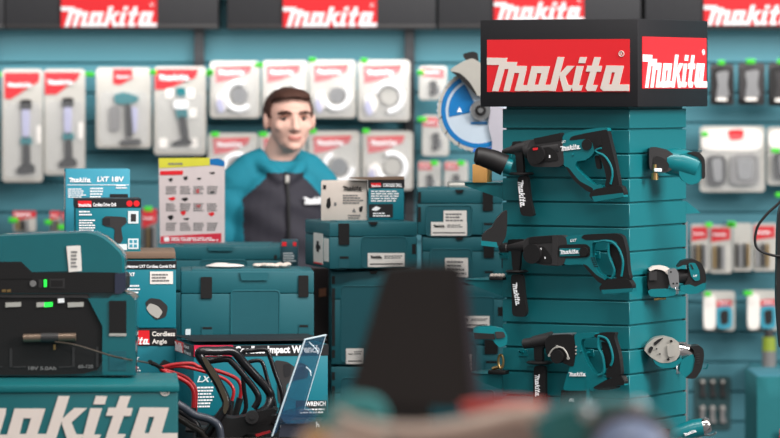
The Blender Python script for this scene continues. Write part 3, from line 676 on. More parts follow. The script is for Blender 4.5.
MB().span((f.L(73, 0).x, .0, f.L(0, 259).z), (f.L(175.5, 0).x, .35, f.L(0, 252.6).z), .002).build('top_flap', BROWN, f.o)
ftxt(f, BRIGHT, 'Hammer LXT Cordless Combi Drill', 127, 267.8, 3, -.0022, 48)
p = patch(f, 'sticker', WHITE, 150, 271.5, 173, 284); flines(f, TEXTGREY, 152, 273, 171, 282, 3, -.002, p, 3)
solid(f, 'machine_picture', GREY, sm([(145, 303), (150, 298), (160, 299), (168, 306), (166, 317), (156, 320), (150, 314)]), -.0015, .001)
solid(f, 'machine_picture', CARD, sm([(146, 308), (150, 303), (158, 306), (163, 312), (158, 319), (150, 314)]), -.0022, .001)
flines(f, BRIGHT, 127, 284, 140, 294, 3, -.001, seed=12); ftxt(f, BRIGHT, 'LXT', 127, 276, 3.5, -.001, 8)
f = carton('tool_carton', 'teal carton with a black band reading Cordless Angle, low beside the chargers', 72, 329, 176, 448, 11.7, .36, CARTON, R(3.5))
band(f, CARTONK, 72, 329.3, 176, 346, .02)
p = patch(f, 'red_mark', RED, 115, 330.5, 149.5, 345, -.003); flogo(f, BRIGHT, 115, 344.5, 149.5, -.0032, p)
ftxt(f, WHITE, 'Cordless', 152, 336, 4.6, -.003, 23); ftxt(f, WHITE, 'Angle', 152, 343.5, 4.6, -.003, 15)
ftxt(f, BRIGHT, 'LXT', 127, 362, 5, -.001, 12); flines(f, BRIGHT, 128, 366, 142, 372, 2, -.001, seed=14)
solid(f, 'machine_picture', GREY, sm([(158, 366), (164, 359), (172, 364), (175, 372), (160, 372)]), -.0015, .001)
# impact wrench carton
f = carton('wrench_carton', 'wide teal carton with a black band reading Cordless Impact Wrench', 193.4, 344.2, 328, 416.4, 11.45, .29, CARTON, R(12))
a = f.L(193.4, 0).x; d = f.L(328, 0).x
band(f, CARTONK, 193.4, 344.6, 328, 357.2, .291)
MB().span((a + .002, .002, f.L(0, 344.6).z + .0005), (d - .002, .288, f.L(0, 344).z + .0015), .001).build('lid', CARTONK, f.o)
p = patch(f, 'red_mark', mat('crimson_print', (206, 30, 70), .5), 194, 345.2, 233, 356.6, -.003); flogo(f, BRIGHT, 195, 355.8, 222, -.0035, p)
ftxt(f, BRIGHT, 'Cordless Impact Wrench', 235, 353.3, 7, -.0027, 86, bold=.045)
k = f.u()
for nm_, m_, y0_, y1_, z0, z1 in (('red_mark', RED, .02, .17, 60, 72),):
    pz = lambda py: (416.4 - py) * k
    b = MB(); b.span((a - .003, .155, pz(356)), (a - .0015, .285, pz(345))); p = b.build('red_mark', RED, f.o)
    logo('logo', p, BRIGHT, (a - .003, .283, pz(355.5)), (0, -1, 0), Zv, .125, .9)
    txt('lettering', f.o, BRIGHT, 'Impact', (a - .0016, .145, pz(349.5)), (0, -1, 0), Zv, .010, .09)
    txt('lettering', f.o, BRIGHT, 'Wrench', (a - .0016, .145, pz(355.5)), (0, -1, 0), Zv, .010, .12)
solid(f, 'wrench_picture', GREY, sm([(273, 365), (276, 360), (288, 362), (296, 368), (300, 362), (309, 366), (308, 378), (296, 380), (286, 384), (287, 402), (278, 404), (277, 380)]), -.0015, .001)
solid(f, 'wrench_picture', CARTONK, sm([(283, 364), (292, 364), (290, 376), (284, 378)]), -.0022, .001)
flines(f, BRIGHT, 197, 386, 214, 408, 7, -.001, seed=20); ftxt(f, PALETEAL, 'LXT', 197, 382, 6, -.001, 20, bold=.03, slant=.3)
patch(f, 'bottom_band', CARTONK, 296, 400.5, 327, 415.5); ftxt(f, BRIGHT, 'WRENCH', 306, 406, 4.5, -.003, 20); flines(f, BRIGHT, 299, 408, 325, 414, 2, -.003, seed=22)
f = carton('wrench_carton', 'carton under the wide impact wrench carton, white lettering on black', 193.4, 417, 328, 475, 11.45, .29, CARTONK, R(12)); ftxt(f, BRIGHT, 'Cordless Impact Wrench', 235, 430, 7, -.0012, 86, bold=.045)
# cream and blue cartons on the case
f = carton('cream_carton', 'cream carton with black tool print beside the blue carton, on a case', 321, 181.3, 367, 221, 12.18, .16, CARTONC)
flogo(f, BLACK, 343, 190.5, 362, -.0015, hk=1.1); flines(f, TEXTGREY, 343, 194, 363, 204, 4, -.001, seed=31); flines(f, TEXTGREY, 348, 214, 362, 219, 2, -.001, seed=32)
solid(f, 'grinder_print', BLACK, sm([(327, 199), (330, 197), (331, 205), (329, 209), (326, 207)]), -.0015, .001); solid(f, 'grinder_print', TEXTGREY, sm([(334, 202), (337, 203), (336, 206), (334, 206)]), -.0015, .001)
patch(f, 'corner_print', BLACK, 323, 185, 326, 189); solid(f, 'recycling_print', TEXTGREY, [(352, 212), (354, 208), (356, 212)], -.0015, .001); solid(f, 'recycling_print', BLACK, sm([(359, 207), (363, 206), (362, 212), (359.5, 212)]), -.0015, .001)
f = carton('blue_carton', 'small blue carton with a black band and loose brown flap, on a case', 368.5, 188, 404, 220.3, 12.16, .16, CARTON)
band(f, CARTONK, 368.5, 180, 404, 188, .16); a = f.L(366, 178.5); d = f.L(403.5, 180)
MB().prism([(f.L(349, 0).x, -.004, f.L(0, 178.2).z), (f.L(404, 0).x, -.004, f.L(0, 177.2).z), (f.L(404, 0).x, -.004, f.L(0, 179.6).z), (f.L(368, 0).x, -.004, f.L(0, 180).z)], (0, .15, 0), .0005, 1).build('loose_flap', BROWN, f.o)
p = patch(f, 'red_mark', RED, 371, 183, 381, 187.2, -.003); flogo(f, BRIGHT, 371.3, 187, 381, -.0035, p); ftxt(f, BRIGHT, 'CORDLESS DRILL', 383, 186.8, 3.4, -.003, 19)
flines(f, BRIGHT, 371, 190, 400, 202, 5, -.001, seed=41); patch(f, 'black_panel', CARTONK, 368.8, 204, 393, 217.5)
solid(f, 'tool_print', BRIGHT, sm([(371, 210), (376, 206), (381, 208), (377, 211)]), -.0025, .0008); flines(f, BRIGHT, 373, 212, 390, 217, 2, -.0018, seed=43)
f = carton('small_pack', 'small dark carton with red marks between the person and the cases', 280.8, 240, 297.5, 268, 12.5, .08, mat('dark_teal_print', (30, 72, 84), .5))
patch(f, 'red_mark', RED, 282, 242, 286.5, 246); patch(f, 'red_mark', RED, 293, 242, 296.5, 246); flines(f, PALETEAL, 283, 252, 296, 262, 4, -.001)
f.o.location.z = f.o.location.z
# added box under that small pack; dark colour stands in for the shaded gap
f = carton('shade_filler_box', 'tall dark filler box added for the shade in the gap behind the latched case', 280.8, 268.5, 331, 443.6, 12.5, .08, mat('gap_shade_brown', (58, 48, 48), .8))
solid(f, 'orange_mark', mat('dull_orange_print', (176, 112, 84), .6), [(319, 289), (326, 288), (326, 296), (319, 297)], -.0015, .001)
# papers on case A
f = Fr('paper_bag', 'crumpled pale paper lying on the left of the latched case lid', 'paper', 225, 271, 12.0); f.o.location.z = zat(271, 11.85) + .003
b = MB(); b.ell((0, 0, .005), (.054, .05, .0065), 24, 10); b.ell((-.012, .01, .008), (.03, .03, .0055), 20, 8); b.build('sheet', PINK, f.o)
f = Fr('beige_glove', 'crumpled beige glove lying on the right of the latched case lid', 'glove', 272, 271, 12.0); f.o.location.z = zat(271, 11.85) + .003
b = MB()
for i in range(9): b.ell((-.042 + i * .0105, random.uniform(-.02, .02), .006 + random.uniform(0, .003)), (.012, .02, .0065), 14, 8)
b.build('glove', CARTONC, f.o)

# ------------------------------------------------------------------ poster on the case lid
f = Fr('price_poster', 'white poster of small tool pictures with yellow banner and red foot', 'poster', 190, 246.3, 12.55, R(-2))
f.o.location.z = zat(246.5, 12.35) + .004
c = crop(150, 155, 4.378)
solid(f, 'sheet', mat('poster_paper', (214, 200, 200), .6), c((38, 32), (326, 40), (326, 400), (44, 404)), -.002, .004)
solid(f, 'backing', CLEAR, c((34, 32), (330, 36), (330, 404), (38, 408)), .0025, .002)
solid(f, 'yellow_banner', YELLOW, c((38, 30), (262, 28), (262, 62), (40, 74)), -.0032, .001)
solid(f, 'blue_corner', SAWBLUE, c((262, 34), (300, 30), (326, 44), (326, 66), (262, 58)), -.0032, .001)
solid(f, 'red_tab', RED, c((44, 86), (144, 84), (144, 102), (44, 104)), -.0032, .001)
solid(f, 'red_foot', mat('poster_red', (206, 40, 62), .5), c((46, 372), (312, 358), (312, 398), (46, 404)), -.0032, .001)
rd = random.Random(3)
for i, (x, y) in enumerate([(90, 125), (155, 118), (272, 95), (208, 176), (272, 180), (95, 208), (152, 210), (210, 240), (90, 290), (145, 270), (158, 296), (268, 275), (214, 120)]):
    m_ = (BLACK, RED)[i % 2] if i not in (1, 5) else (GREY if i == 1 else RED)
    wd, hg = rd.uniform(8, 18), rd.uniform(5, 14)
    solid(f, 'tool_picture', m_, sm(c((x - wd, y - hg * .4), (x + wd * .6, y - hg), (x + wd, y), (x + 2, y + hg), (x - wd * .5, y + hg * .4))), -.0032, .001)
for i, x in enumerate((70, 132, 190, 250)):
    for j, y in enumerate((150, 225, 310)):
        (p0, p1), (q0, q1) = c((x, y), (x + 46, y + 38)); flines(f, TEXTGREY, p0, p1, q0, q1, 4, -.0026, seed=i * 5 + j)
(p0, p1), (q0, q1) = c((92, 375), (300, 392)); flines(f, BRIGHT, p0, p1, q0, q1, 2, -.0036, seed=60); (p0, p1), (q0, q1) = c((62, 375), (84, 394)); patch(f, 'foot_logo', BRIGHT, p0, p1, q0, q1, -.0037, .001)
(p0, p1), (q0, q1) = c((80, 46), (150, 62)); flines(f, TEXTGREY, p0, p1, q0, q1, 1, -.0036, seed=61)
a = f.L(160, 246); d = f.L(222, 246)
MB().span((a.x, -.06, .0), (d.x, .06, .004), .001).build('stand_foot', CLEAR, f.o)

# ------------------------------------------------------------------ loop handled tools and the display riser under them
zr = zat(437.6, 11.02)
f = Fr('display_pedestal', 'black display pedestal on the floor under the loop handled tools', 'display stand', 0, 0, 11); f.o.location = (0, 0, 0)
MB().span((-.50, 10.94, 0), (P(330, 0, 10.95).x, 11.36, zr), .006).build('riser', BLACK, f.o)
MB().span((-.49, 10.936, ZT + .02), (P(330, 0, 10.95).x - .01, 10.941, ZT + .03)).build('trim_line', GREY, f.o)
c = crop(170, 330, 4.056); c5 = crop(120, 320, 3.714)
def loops(f, name, m, pts, r, off, yshift=None):
    q = [f.L(x, y, off + (yshift[i] if yshift else 0)) for i, (x, y) in enumerate(pts)]; r *= (1.28 if m is KB else 1.0)
    b = MB(); b.tube(q, r, 12, False, 6); return b.build(name, m, f.o)
f = Fr('hedge_trimmer', 'tool with thick black tubular double loop handle and round side hub', 'garden tool', 250, 436, 11.02, 0, 'loop handled garden tools on the riser')
KB = mat('black_gloss_tube', (26, 25, 28), .22)
loops(f, 'loop_handle', KB, c((150, 420), (205, 345), (228, 310), (224, 276), (180, 190), (128, 118), (118, 96), (132, 86), (190, 86), (240, 84), (268, 96), (300, 135), (350, 190), (398, 244), (408, 280), (392, 318), (350, 345)), .0092, 0, [0, 0, 0, 0, 0, 0, 0, 0, .02, .04, .05, .06, .07, .07, .07, .05, .02])
loops(f, 'inner_loop', KB, c((214, 350), (226, 300), (218, 264), (176, 190), (140, 130), (170, 124), (232, 118), (256, 136), (300, 185), (350, 250), (358, 285), (340, 318)), .0066, .05)
solid(f, 'grip_pad', mat('worn_brown_rubber', (70, 62, 50), .4), sm(c((128, 112), (142, 108), (196, 190), (232, 268), (240, 310), (224, 345), (214, 330), (220, 290), (190, 220), (146, 150))), -.0135, .016, .004)
solid(f, 'body', BLACK, sm(c((150, 400), (206, 350), (250, 360), (300, 352), (330, 336), (420, 318), (440, 330), (400, 350), (366, 372), (300, 430), (280, 436), (150, 436))), .0, .10, .01, seg=3)
b = MB(); b.disc(f.L(*c((333, 352))[0], .001), (0, -1, 0), .017, .014, 26, .003); b.disc(f.L(*c((333, 352))[0], -.014), (0, -1, 0), .007, .003, 16); b.build('hub', GREY, f.o)
f.o['label'] = 'tool with thick black tubular double loop handle, left of the thin loops'
f = Fr('hedge_trimmer', 'tool with two thin black wire-like loops, nearest to the clear sheet', 'garden tool', 270, 436, 11.17, 0, 'loop handled garden tools on the riser')
loops(f, 'loop_handle', KB, c((250, 372), (290, 350), (308, 310), (300, 240), (294, 150), (296, 92), (330, 84), (384, 80), (400, 96), (425, 170), (455, 262), (448, 330), (420, 380)), .0047, 0)
loops(f, 'inner_loop', KB, c((300, 150), (320, 130), (362, 124), (378, 140), (392, 190), (410, 250), (425, 300), (424, 360)), .0042, .05)
solid(f, 'body', BLACK, sm(c((240, 380), (300, 345), (440, 345), (450, 380), (440, 417), (250, 417))), .0, .06, .01)
f = Fr('loppers', 'pair of red tubular loops with black sockets, left of the black loops', 'garden tool', 215, 436, 11.25, 0, 'loop handled garden tools on the riser')
loops(f, 'red_loop', REDRUB, c5((150, 178), (200, 166), (265, 162), (292, 174), (350, 186), (410, 206), (440, 226), (450, 256), (444, 300)), .0052, .02)
loops(f, 'red_loop', REDRUB, c5((150, 182), (220, 172), (300, 188), (372, 212), (404, 232), (422, 262), (414, 306)), .0046, .06)
loops(f, 'red_loop', REDRUB, c5((150, 180), (180, 198), (225, 218), (258, 240), (274, 272), (272, 330)), .0058, .0)
loops(f, 'red_loop', REDRUB, c5((150, 180), (170, 186), (235, 208), (262, 228), (282, 262), (280, 340)), .0046, .04)
for q_, o_ in ((c5((446, 290), (430, 350), (420, 400)), .02), (c5((414, 300), (404, 360), (400, 400)), .05), (c5((272, 325), (268, 380), (268, 405)), .0)): MB().tube(f.poly(q_, o_), .009, 12).build('socket', BLACK, f.o)
MB().span(f.L(*c5((240, 400))[0], -.01), f.L(226, 430.5, .07), .008).build('body', BLACK, f.o)
f = Fr('black_tube_tool', 'dark grey tubular frame tool curving down in front, beside the lettered box corner', 'garden tool', 205, 437, 11.0, 0, 'loop handled garden tools on the riser')
loops(f, 'upper_tube', mat('grey_gloss_tube', (58, 62, 72), .22), c((30, 300), (60, 318), (100, 345), (160, 362), (196, 390), (206, 440)), .0105, 0)
loops(f, 'lower_tube', mat('brown_gloss_tube', (56, 50, 46), .25), c((28, 352), (80, 385), (130, 415), (150, 445)), .009, .02)
loops(f, 'rear_tube', KB, c((30, 325), (70, 350), (110, 390), (120, 440)), .008, .05)
# leaning clear sheet
f = Fr('acrylic_holder', 'leaning clear acrylic sign sheet on a folded clear foot', 'sign holder', 290, 436, 11.0)
q = [f.L(305, 339.4, -.06), f.L(325.8, 335, .10), f.L(304, 410, .10), f.L(272, 436, -.06)]
n_ = (q[1] - q[0]).cross(q[3] - q[0]).normalized() * .003
MB().prism(q, n_).build('sheet', ACRYL, f.o)
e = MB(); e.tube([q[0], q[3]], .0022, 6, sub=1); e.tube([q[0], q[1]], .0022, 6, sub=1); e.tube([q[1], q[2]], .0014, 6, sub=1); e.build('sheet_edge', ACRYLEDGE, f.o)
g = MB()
g.tube(f.poly([(309, 342), (312, 345), (314, 346)], -.02), .0016, 6); g.tube(f.poly([(313, 346), (317, 350), (318, 354)], .0), .0013, 6); g.tube(f.poly([(306, 367), (310, 371), (311, 376)], .0), .0018, 6); g.build('painted_glare', ACRYLEDGE, f.o)  # pale strokes modelled on the sheet stand in for its glare
b = MB(); b.prism(f.poly(c((440, 345), (545, 318), (600, 350), (560, 380), (470, 380)), -.05), (0, .10, 0), .003); b.build('folded_foot', ACRYL, f.o)
solid(f, 'foot_block', mat('dark_slate_plastic', (60, 62, 74), .25), c((450, 385), (560, 372), (590, 372), (588, 434), (440, 434)), -.04, .10, .005)
solid(f, 'red_strap', REDRUB, c((345, 425), (405, 408), (408, 416), (352, 434)), -.03, .02, .002)

# ------------------------------------------------------------------ left: lettered box with two charger units
tb = Fr('lettered_box', 'teal display box with giant cream slanted lettering, under the charger units', 'display box', 178, 438, 10.5, R(3.5))
a = tb.L(-72, 389); d = tb.L(178, 376); zb = ZT
k = tb.u()
bx = tb.o.location
ztop = tb.L(178, 384).z
MB().span((a.x, 0, .0 - bx.z), (d.x, .42, ztop - .02), .004).build('box', mat('display_teal_paint', (8, 92, 98), .4), tb.o)
MB().span((a.x - .004, -.005, ztop - .02), (d.x + .003, .424, ztop), .005).build('lid', mat('display_teal_lid', (20, 108, 114), .35), tb.o)
x0, y0 = -120, 438 + 9
aa = tb.L(-62, 443.5, -.001)
logo('logo', tb.o, CREAM, aa, X, Z, (177 + 62) * k, .92, reg=False)
cc = tb.L(165, 391.5, -.001); rb = MB(); rb.tube([cc + Vector((math.cos(q), 0, math.sin(q))) * .0098 for q in [j * math.pi / 8 for j in range(16)]], .0014, 6, True, 2)
rb.build('registered_ring', CREAM, tb.o); txt('registered_letter', tb.o, CREAM, 'R', tb.L(163.2, 393.7, -.001), X, Z, .011)
tb.o['label'] = 'large teal display box with giant cream slanted lettering under the charger units'
zt = tb.o.location.z + ztop
f = Fr('charger_unit', 'lower charging unit with dark sloped front and three indicator lights, on the lettered box', 'charger', 65, 376, 10.72, 0, 'stacked charging units on the left')
f.o.location.z = zt; f.M = Matrix.Translation(f.o.location); f.Mi = f.M.inverted()
c = crop(0, 290, 4.607)
solid(f, 'body', SHELL, c((-300, 12), (560, 12), (600, 24), (625, 44), (612, 396), (-300, 396)), .012, .17, .012, seg=3)
solid(f, 'frame', SHELL, c((405, 38), (500, 38), (520, 22), (600, 22), (624, 46), (626, 392), (470, 392), (472, 168)), -.004, .06, .006)
solid(f, 'front_panel', BLACK, sm(c((-300, 28), (400, 34), (432, 90), (470, 170), (472, 392), (-300, 392))), .002, .03, .006)
solid(f, 'panel_ridge', GREY, c((-300, 22), (400, 22), (415, 36), (-300, 34)), -.002, .02, .002)
solid(f, 'latch', BLACK, c((503, 50), (582, 50), (582, 198), (503, 198)), -.007, .01, .003)
solid(f, 'latch_edge', CARD, c((503, 200), (582, 200), (582, 212), (503, 212)), -.007, .006, .001)
solid(f, 'latch_slot', CASED, c((503, 282), (582, 282), (582, 370), (503, 370)), -.0055, .006, .001)
for i, (x0, x1, m_) in enumerate(((25, 97, CARD), (168, 204, CARD), (204, 242, LED), (312, 385, CARD))): solid(f, 'indicator', m_, c((x0, 58), (x1, 56), (x1, 76), (x0, 80)), -.001, .006, .001)
solid(f, 'small_mark', BRIGHT, c((266, 40), (294, 38), (296, 58), (268, 60)), -.0045, .005)
b = MB(); b.cyl(f.L(*c((108, 222))[0], -.01), f.L(*c((350, 217))[0], -.01), .0105, .0105, 20, .002); b.build('metal_bar', mat('dull_bronze', (126, 108, 94), .35, metal=.6), f.o)
b = MB(); b.cyl(f.L(*c((190, 220))[0], -.01), f.L(*c((270, 219))[0], -.01), .0122, .0122, 20); b.build('bar_sleeve', GREY, f.o)
for x, y0_ in ((50, 270), (338, 262), (448, 262)): solid(f, 'scale_mark', GREY, c((x - 6, y0_), (x + 6, y0_), (x + 6, 355), (x - 6, 355)), .0005, .004)
for x0, x1 in ((60, 120), (270, 330), (-20, 10)): solid(f, 'scale_line', GREY, c((x0, 352), (x1, 350), (x1, 357), (x0, 359)), .0005, .004)
ftxt(f, TEXTGREY, '18V 5.0Ah', *c((130, 368))[0], 3.5, .0005, 28); ftxt(f, TEXTGREY, '60-120', *c((360, 360))[0], 3.5, .0005, 15)
solid(f, 'gold_contact', BRASS, c((246, 252), (256, 252), (256, 275), (246, 275)), -.003, .004)
f = Fr('charging_cable', 'thin dark cable from the lower charging unit to the red loops', 'cable', 100, 350, 10.7)
b = MB(); b.tube([f.L(*c((255, 240))[0], -.0), f.L(*c((340, 252))[0], -.012), f.L(*c((430, 278))[0], -.01), f.L(*c((520, 305))[0], -.01), f.L(*c((600, 322))[0], .0), P(148, 363, 10.95) - f.o.location, P(160, 368.5, 11.05) - f.o.location], .0024, 8); b.build('cord', mat('cable_brown', (72, 62, 54), .4), f.o)
b = MB(); b.cyl(P(150, 362, 10.95) - f.o.location, P(163, 368, 11.06) - f.o.location, .006, .003, 12); b.build('plug', BLACK, f.o)
f = Fr('charger_unit', 'upper charging unit with rounded glossy teal lid, white sticker and green light', 'charger', 60, 296, 10.72, 0, 'stacked charging units on the left')
zl = zt + (376.5 - 293.5) * 10.72 / F
f.o.location.z = zat(294.0, 10.73); f.M = Matrix.Translation(f.o.location); f.Mi = f.M.inverted()
c = crop(0, 225, 5.571)
b = MB()
# rounded lid: stacked outlines growing towards the middle of its depth
prof = c((-420, 268), (-420, 66), (380, 36), (480, 32), (540, 40), (590, 64), (640, 104), (684, 150), (697, 172), (700, 200), (700, 268))
cen = f.L(*c((150, 290))[0])
def inset(p, k_): return Vector((cen.x + (p.x - cen.x) * k_, p.y, cen.z + (p.z - cen.z) * (1 - (1 - k_) * 1.3)))
layers = []
for y_, k_ in ((0.0, .965), (.006, .98), (.018, .99), (.035, .995), (.12, .985), (.15, .975), (.165, .95)):
    layers.append([inset(f.L(x, yy), k_) + Vector((0, y_, 0)) for x, yy in prof] )
t = bmesh.new(); rr = [[t.verts.new(p) for p in L_] for L_ in layers]; n = len(rr[0])
for i in range(len(rr) - 1):
    for j in range(n): t.faces.new((rr[i][j], rr[i][(j + 1) % n], rr[i + 1][(j + 1) % n], rr[i + 1][j]))
t.faces.new(rr[0]); t.faces.new(rr[-1][::-1]); b.merge(t); b.build('lid', SHELL, f.o, None, ) if False else b.build('lid', SHELL, f.o, 50)
solid(f, 'lid_step', SHELL, sm(c((-420, 108), (300, 78), (420, 76), (446, 100), (466, 262), (-420, 262))), -.004, .02, .006, seg=3)
solid(f, 'base', BLACK, sm(c((-420, 266), (180, 266), (700, 262), (702, 360), (680, 376), (-420, 376))), -.006, .17, .008)
solid(f, 'front_panel', BLACK, c((-420, 205), (118, 205), (182, 268), (182, 300), (-420, 300)), -.0075, .05, .003)
solid(f, 'base_corner', mat('slate_blue_plastic', (52, 56, 74), .3), c((640, 270), (700, 266), (700, 360), (676, 382), (640, 384)), -.008, .03, .004)
p = solid(f, 'sticker', WHITE, c((370, 118), (448, 114), (456, 256), (384, 262)), -.0075, .002)
(p0, p1), (q0, q1) = c((396, 140), (430, 240)); flines(f, TEXTGREY, p0, p1, q0, q1, 5, -.0079, p, 71)
solid(f, 'indicator', LED, c((244, 304), (260, 304), (260, 345), (244, 345)), -.009, .004, .001)
b = MB(); b.disc(f.L(*c((184, 326))[0], -.006), (0, -1, 0), .008, .003, 20, .001); b.build('button', TEXTGREY, f.o)
solid(f, 'display', GREY, c((276, 300), (360, 300), (360, 352), (276, 352)), -.0078, .003, .001)
solid(f, 'display', BLACK, c((284, 308), (350, 308), (350, 344), (284, 344)), -.0084, .003)
solid(f, 'button', GREY, c((215, 304), (236, 304), (236, 350), (215, 350)), -.0078, .003, .001)
for x0 in (10, 38): solid(f, 'gold_contact', BRASS, c((x0, 360), (x0 + 22, 358), (x0 + 22, 373), (x0, 374)), -.0075, .003)

# ------------------------------------------------------------------ mitre saw behind the tower
f = Fr('mitre_saw', 'mitre saw with blue and pale round blade and grey guard, behind the sign cube', 'power tool', 490, 188, 12.36)
c = crop(425, 50, 3.133)
bl = MB(); cc_ = f.L(*c((168, 190))[0], 0); k = f.u(); r_ = 42.5 * k
bl.disc(cc_, (0, 1, 0), r_ * .97, .0025, 64)
for i in range(40):
    a_ = 2 * math.pi * i / 40; bl.box(cc_ + Vector((math.cos(a_) * r_ * .97, .001, math.sin(a_) * r_ * .97)), (.004, .003, .009), 0, rot=Matrix.Rotation(-a_, 3, 'Y'))
bl = bl.build('blade', SAWPALE, f.o)
def ring_seg(r0, r1, a0, a1, nm, m_, off):
    pts = arc(478.6, 110.6, r1, a0, a1, 24) + arc(478.6, 110.6, r0, a0, a1, 24)[::-1]
    return solid(f, nm, m_, pts, off, .001, 0, bl)
ring_seg(33, 37.5, 120, 300, 'blue_rim', SAWBLUE, -.002)
ring_seg(38, 41, 100, 262, 'pale_rim', CARD, -.002)
ring_seg(9, 30, 118, 192, 'blue_sector', SAWBLUE, -.002)
ring_seg(38.5, 41.5, 262, 330, 'blue_rim', mat('blade_blue_bright', (40, 110, 210), .3), -.002)
solid(f, 'blade_mark', BRIGHT, [(457, 112), (459.5, 107), (462, 112)], -.003, .001, 0, bl)
patch(f, 'blade_text', SAWBLUE, 471, 122, 487, 124, -.003, parent=bl)
for a_ in (100, 122, 145, 168, 192, 215, 240): 
    p = arc(478.6, 110.6, 41, a_, a_, 1)[0]; q = arc(478.6, 110.6, 37, a_ - 3, a_ - 3, 1)[0]
    solid(f, 'rim_slot', GREY, [(p[0], p[1]), (p[0] + 1, p[1]), (q[0] + 1, q[1]), (q[0], q[1])], -.0031, .001, 0, bl)
b = MB(); b.disc(f.L(480.5, 110.5, -.002), (0, -1, 0), 10 * k, .014, 30, .003); b.build('flange', METAL, f.o)
b = MB(); b.disc(f.L(480.5, 110.5, -.016), (0, -1, 0), 5.5 * k, .006, 24, .001); b.build('arbor_bolt', BLACK, f.o)
b = MB(); b.disc(f.L(480.5, 110.5, -.022), (0, -1, 0), 2.6 * k, .004, 16, .001); b.build('bolt_head', METAL, f.o)
solid(f, 'blade_guard', ALU, sm(c((76, 62), (118, 36), (150, 24), (200, 60), (200, 150), (160, 142), (130, 110), (104, 84))), -.03, .07, .01, seg=3)
solid(f, 'guard_edge', BLACK, sm(c((80, 66), (104, 84), (134, 114), (164, 146), (160, 134), (140, 100), (110, 72))), -.033, .02, .002)
solid(f, 'handle_knob', BLACK, sm(c((118, 12), (150, 4), (166, 10), (168, 46), (150, 40), (126, 30))), -.02, .05, .006)
solid(f, 'arm', mat('saw_grey_plastic', (176, 172, 182), .45), sm(c((205, 170), (240, 180), (270, 186), (340, 186), (340, 380), (200, 380), (212, 290), (198, 240))), -.01, .08, .01)
MB().span(f.L(448, 188, 0), f.L(560, 181, .25), .006).build('saw_base', ALU, f.o)

# ------------------------------------------------------------------ person behind the cases
def remesh(mb, vox, smooth=6):
    me = bpy.data.meshes.new('r'); mb.bm.to_mesh(me); mb.bm.free()
    ob = bpy.data.objects.new('r', me); COL.objects.link(ob)
    md = ob.modifiers.new('r', 'REMESH'); md.mode = 'VOXEL'; md.voxel_size = vox
    dg = bpy.context.evaluated_depsgraph_get(); out = bpy.data.meshes.new_from_object(ob.evaluated_get(dg))
    bpy.data.objects.remove(ob); bpy.data.meshes.remove(me)
    b = bmesh.new(); b.from_mesh(out); bpy.data.meshes.remove(out)
    for _ in range(smooth): bmesh.ops.smooth_vert(b, verts=b.verts, factor=.5, use_axis_x=True, use_axis_y=True, use_axis_z=True)
    return b
def finish(b, name, mats, parent, fn=None):
    me = bpy.data.meshes.new(name); b.to_mesh(me); b.free()
    for m_ in mats: me.materials.append(m_)
    me.polygons.foreach_set('use_smooth', [True] * len(me.polygons))
    if fn:
        me.polygons.foreach_set('material_index', [fn(p.center) for p in me.polygons])
    o = bpy.data.objects.new(name, me); COL.objects.link(o); o.parent = parent
    return o
YM = 13.3; um = YM / F
man = bpy.data.objects.new('person', None); COL.objects.link(man)
man.location = (P(279, 0, YM).x, YM, 0); man.rotation_euler = (0, 0, R(14))
tag(man, 'person with short brown hair in a teal and dark zip jacket, standing behind the cases', 'person')
ez = zat(118.5, YM)      # eye height
hx, hy = .026, -.035     # head centre, slightly forward
b = MB()
# head
b.ell((hx, hy + .02, ez + .018), (.070, .088, .075), 28, 20)
b.ell((hx, hy - .012, ez - .02), (.061, .068, .075), 28, 20)
b.ell((hx, hy - .026, ez - .062), (.045, .046, .040), 24, 16)      # jaw
b.ell((hx, hy - .052, ez - .083), (.024, .020, .017), 20, 14)      # chin
b.ell((hx, hy - .062, ez + .020), (.042, .018, .014), 20, 12)      # brow
for s_ in (-1, 1):
    b.ell((hx + s_ * .037, hy - .046, ez - .024), (.022, .020, .018))   # cheekbone
    b.ell((hx + s_ * .072, hy + .012, ez - .008), (.009, .017, .030), 16, 12, Matrix.Rotation(s_ * .25, 3, 'Z'))  # ear
b.rings([(hx, hy - .070, ez + .012), (hx, hy - .084, ez - .012), (hx, hy - .092, ez - .030), (hx, hy - .078, ez - .038)], [.008, .010, .0125, .009], 14)   # nose
for s_ in (-1, 1): b.ell((hx + s_ * .011, hy - .078, ez - .032), (.009, .010, .007))
b.ell((hx, hy - .070, ez - .056), (.021, .010, .0045)); b.ell((hx, hy - .069, ez - .064), (.018, .010, .0045))   # lips
b.rings([(hx, hy + .015, ez - .05), (.012, .01, ez - .10), (.008, .02, ez - .15), (0, .02, ez - .2)], [.052, .053, .056, .075], 24)   # neck
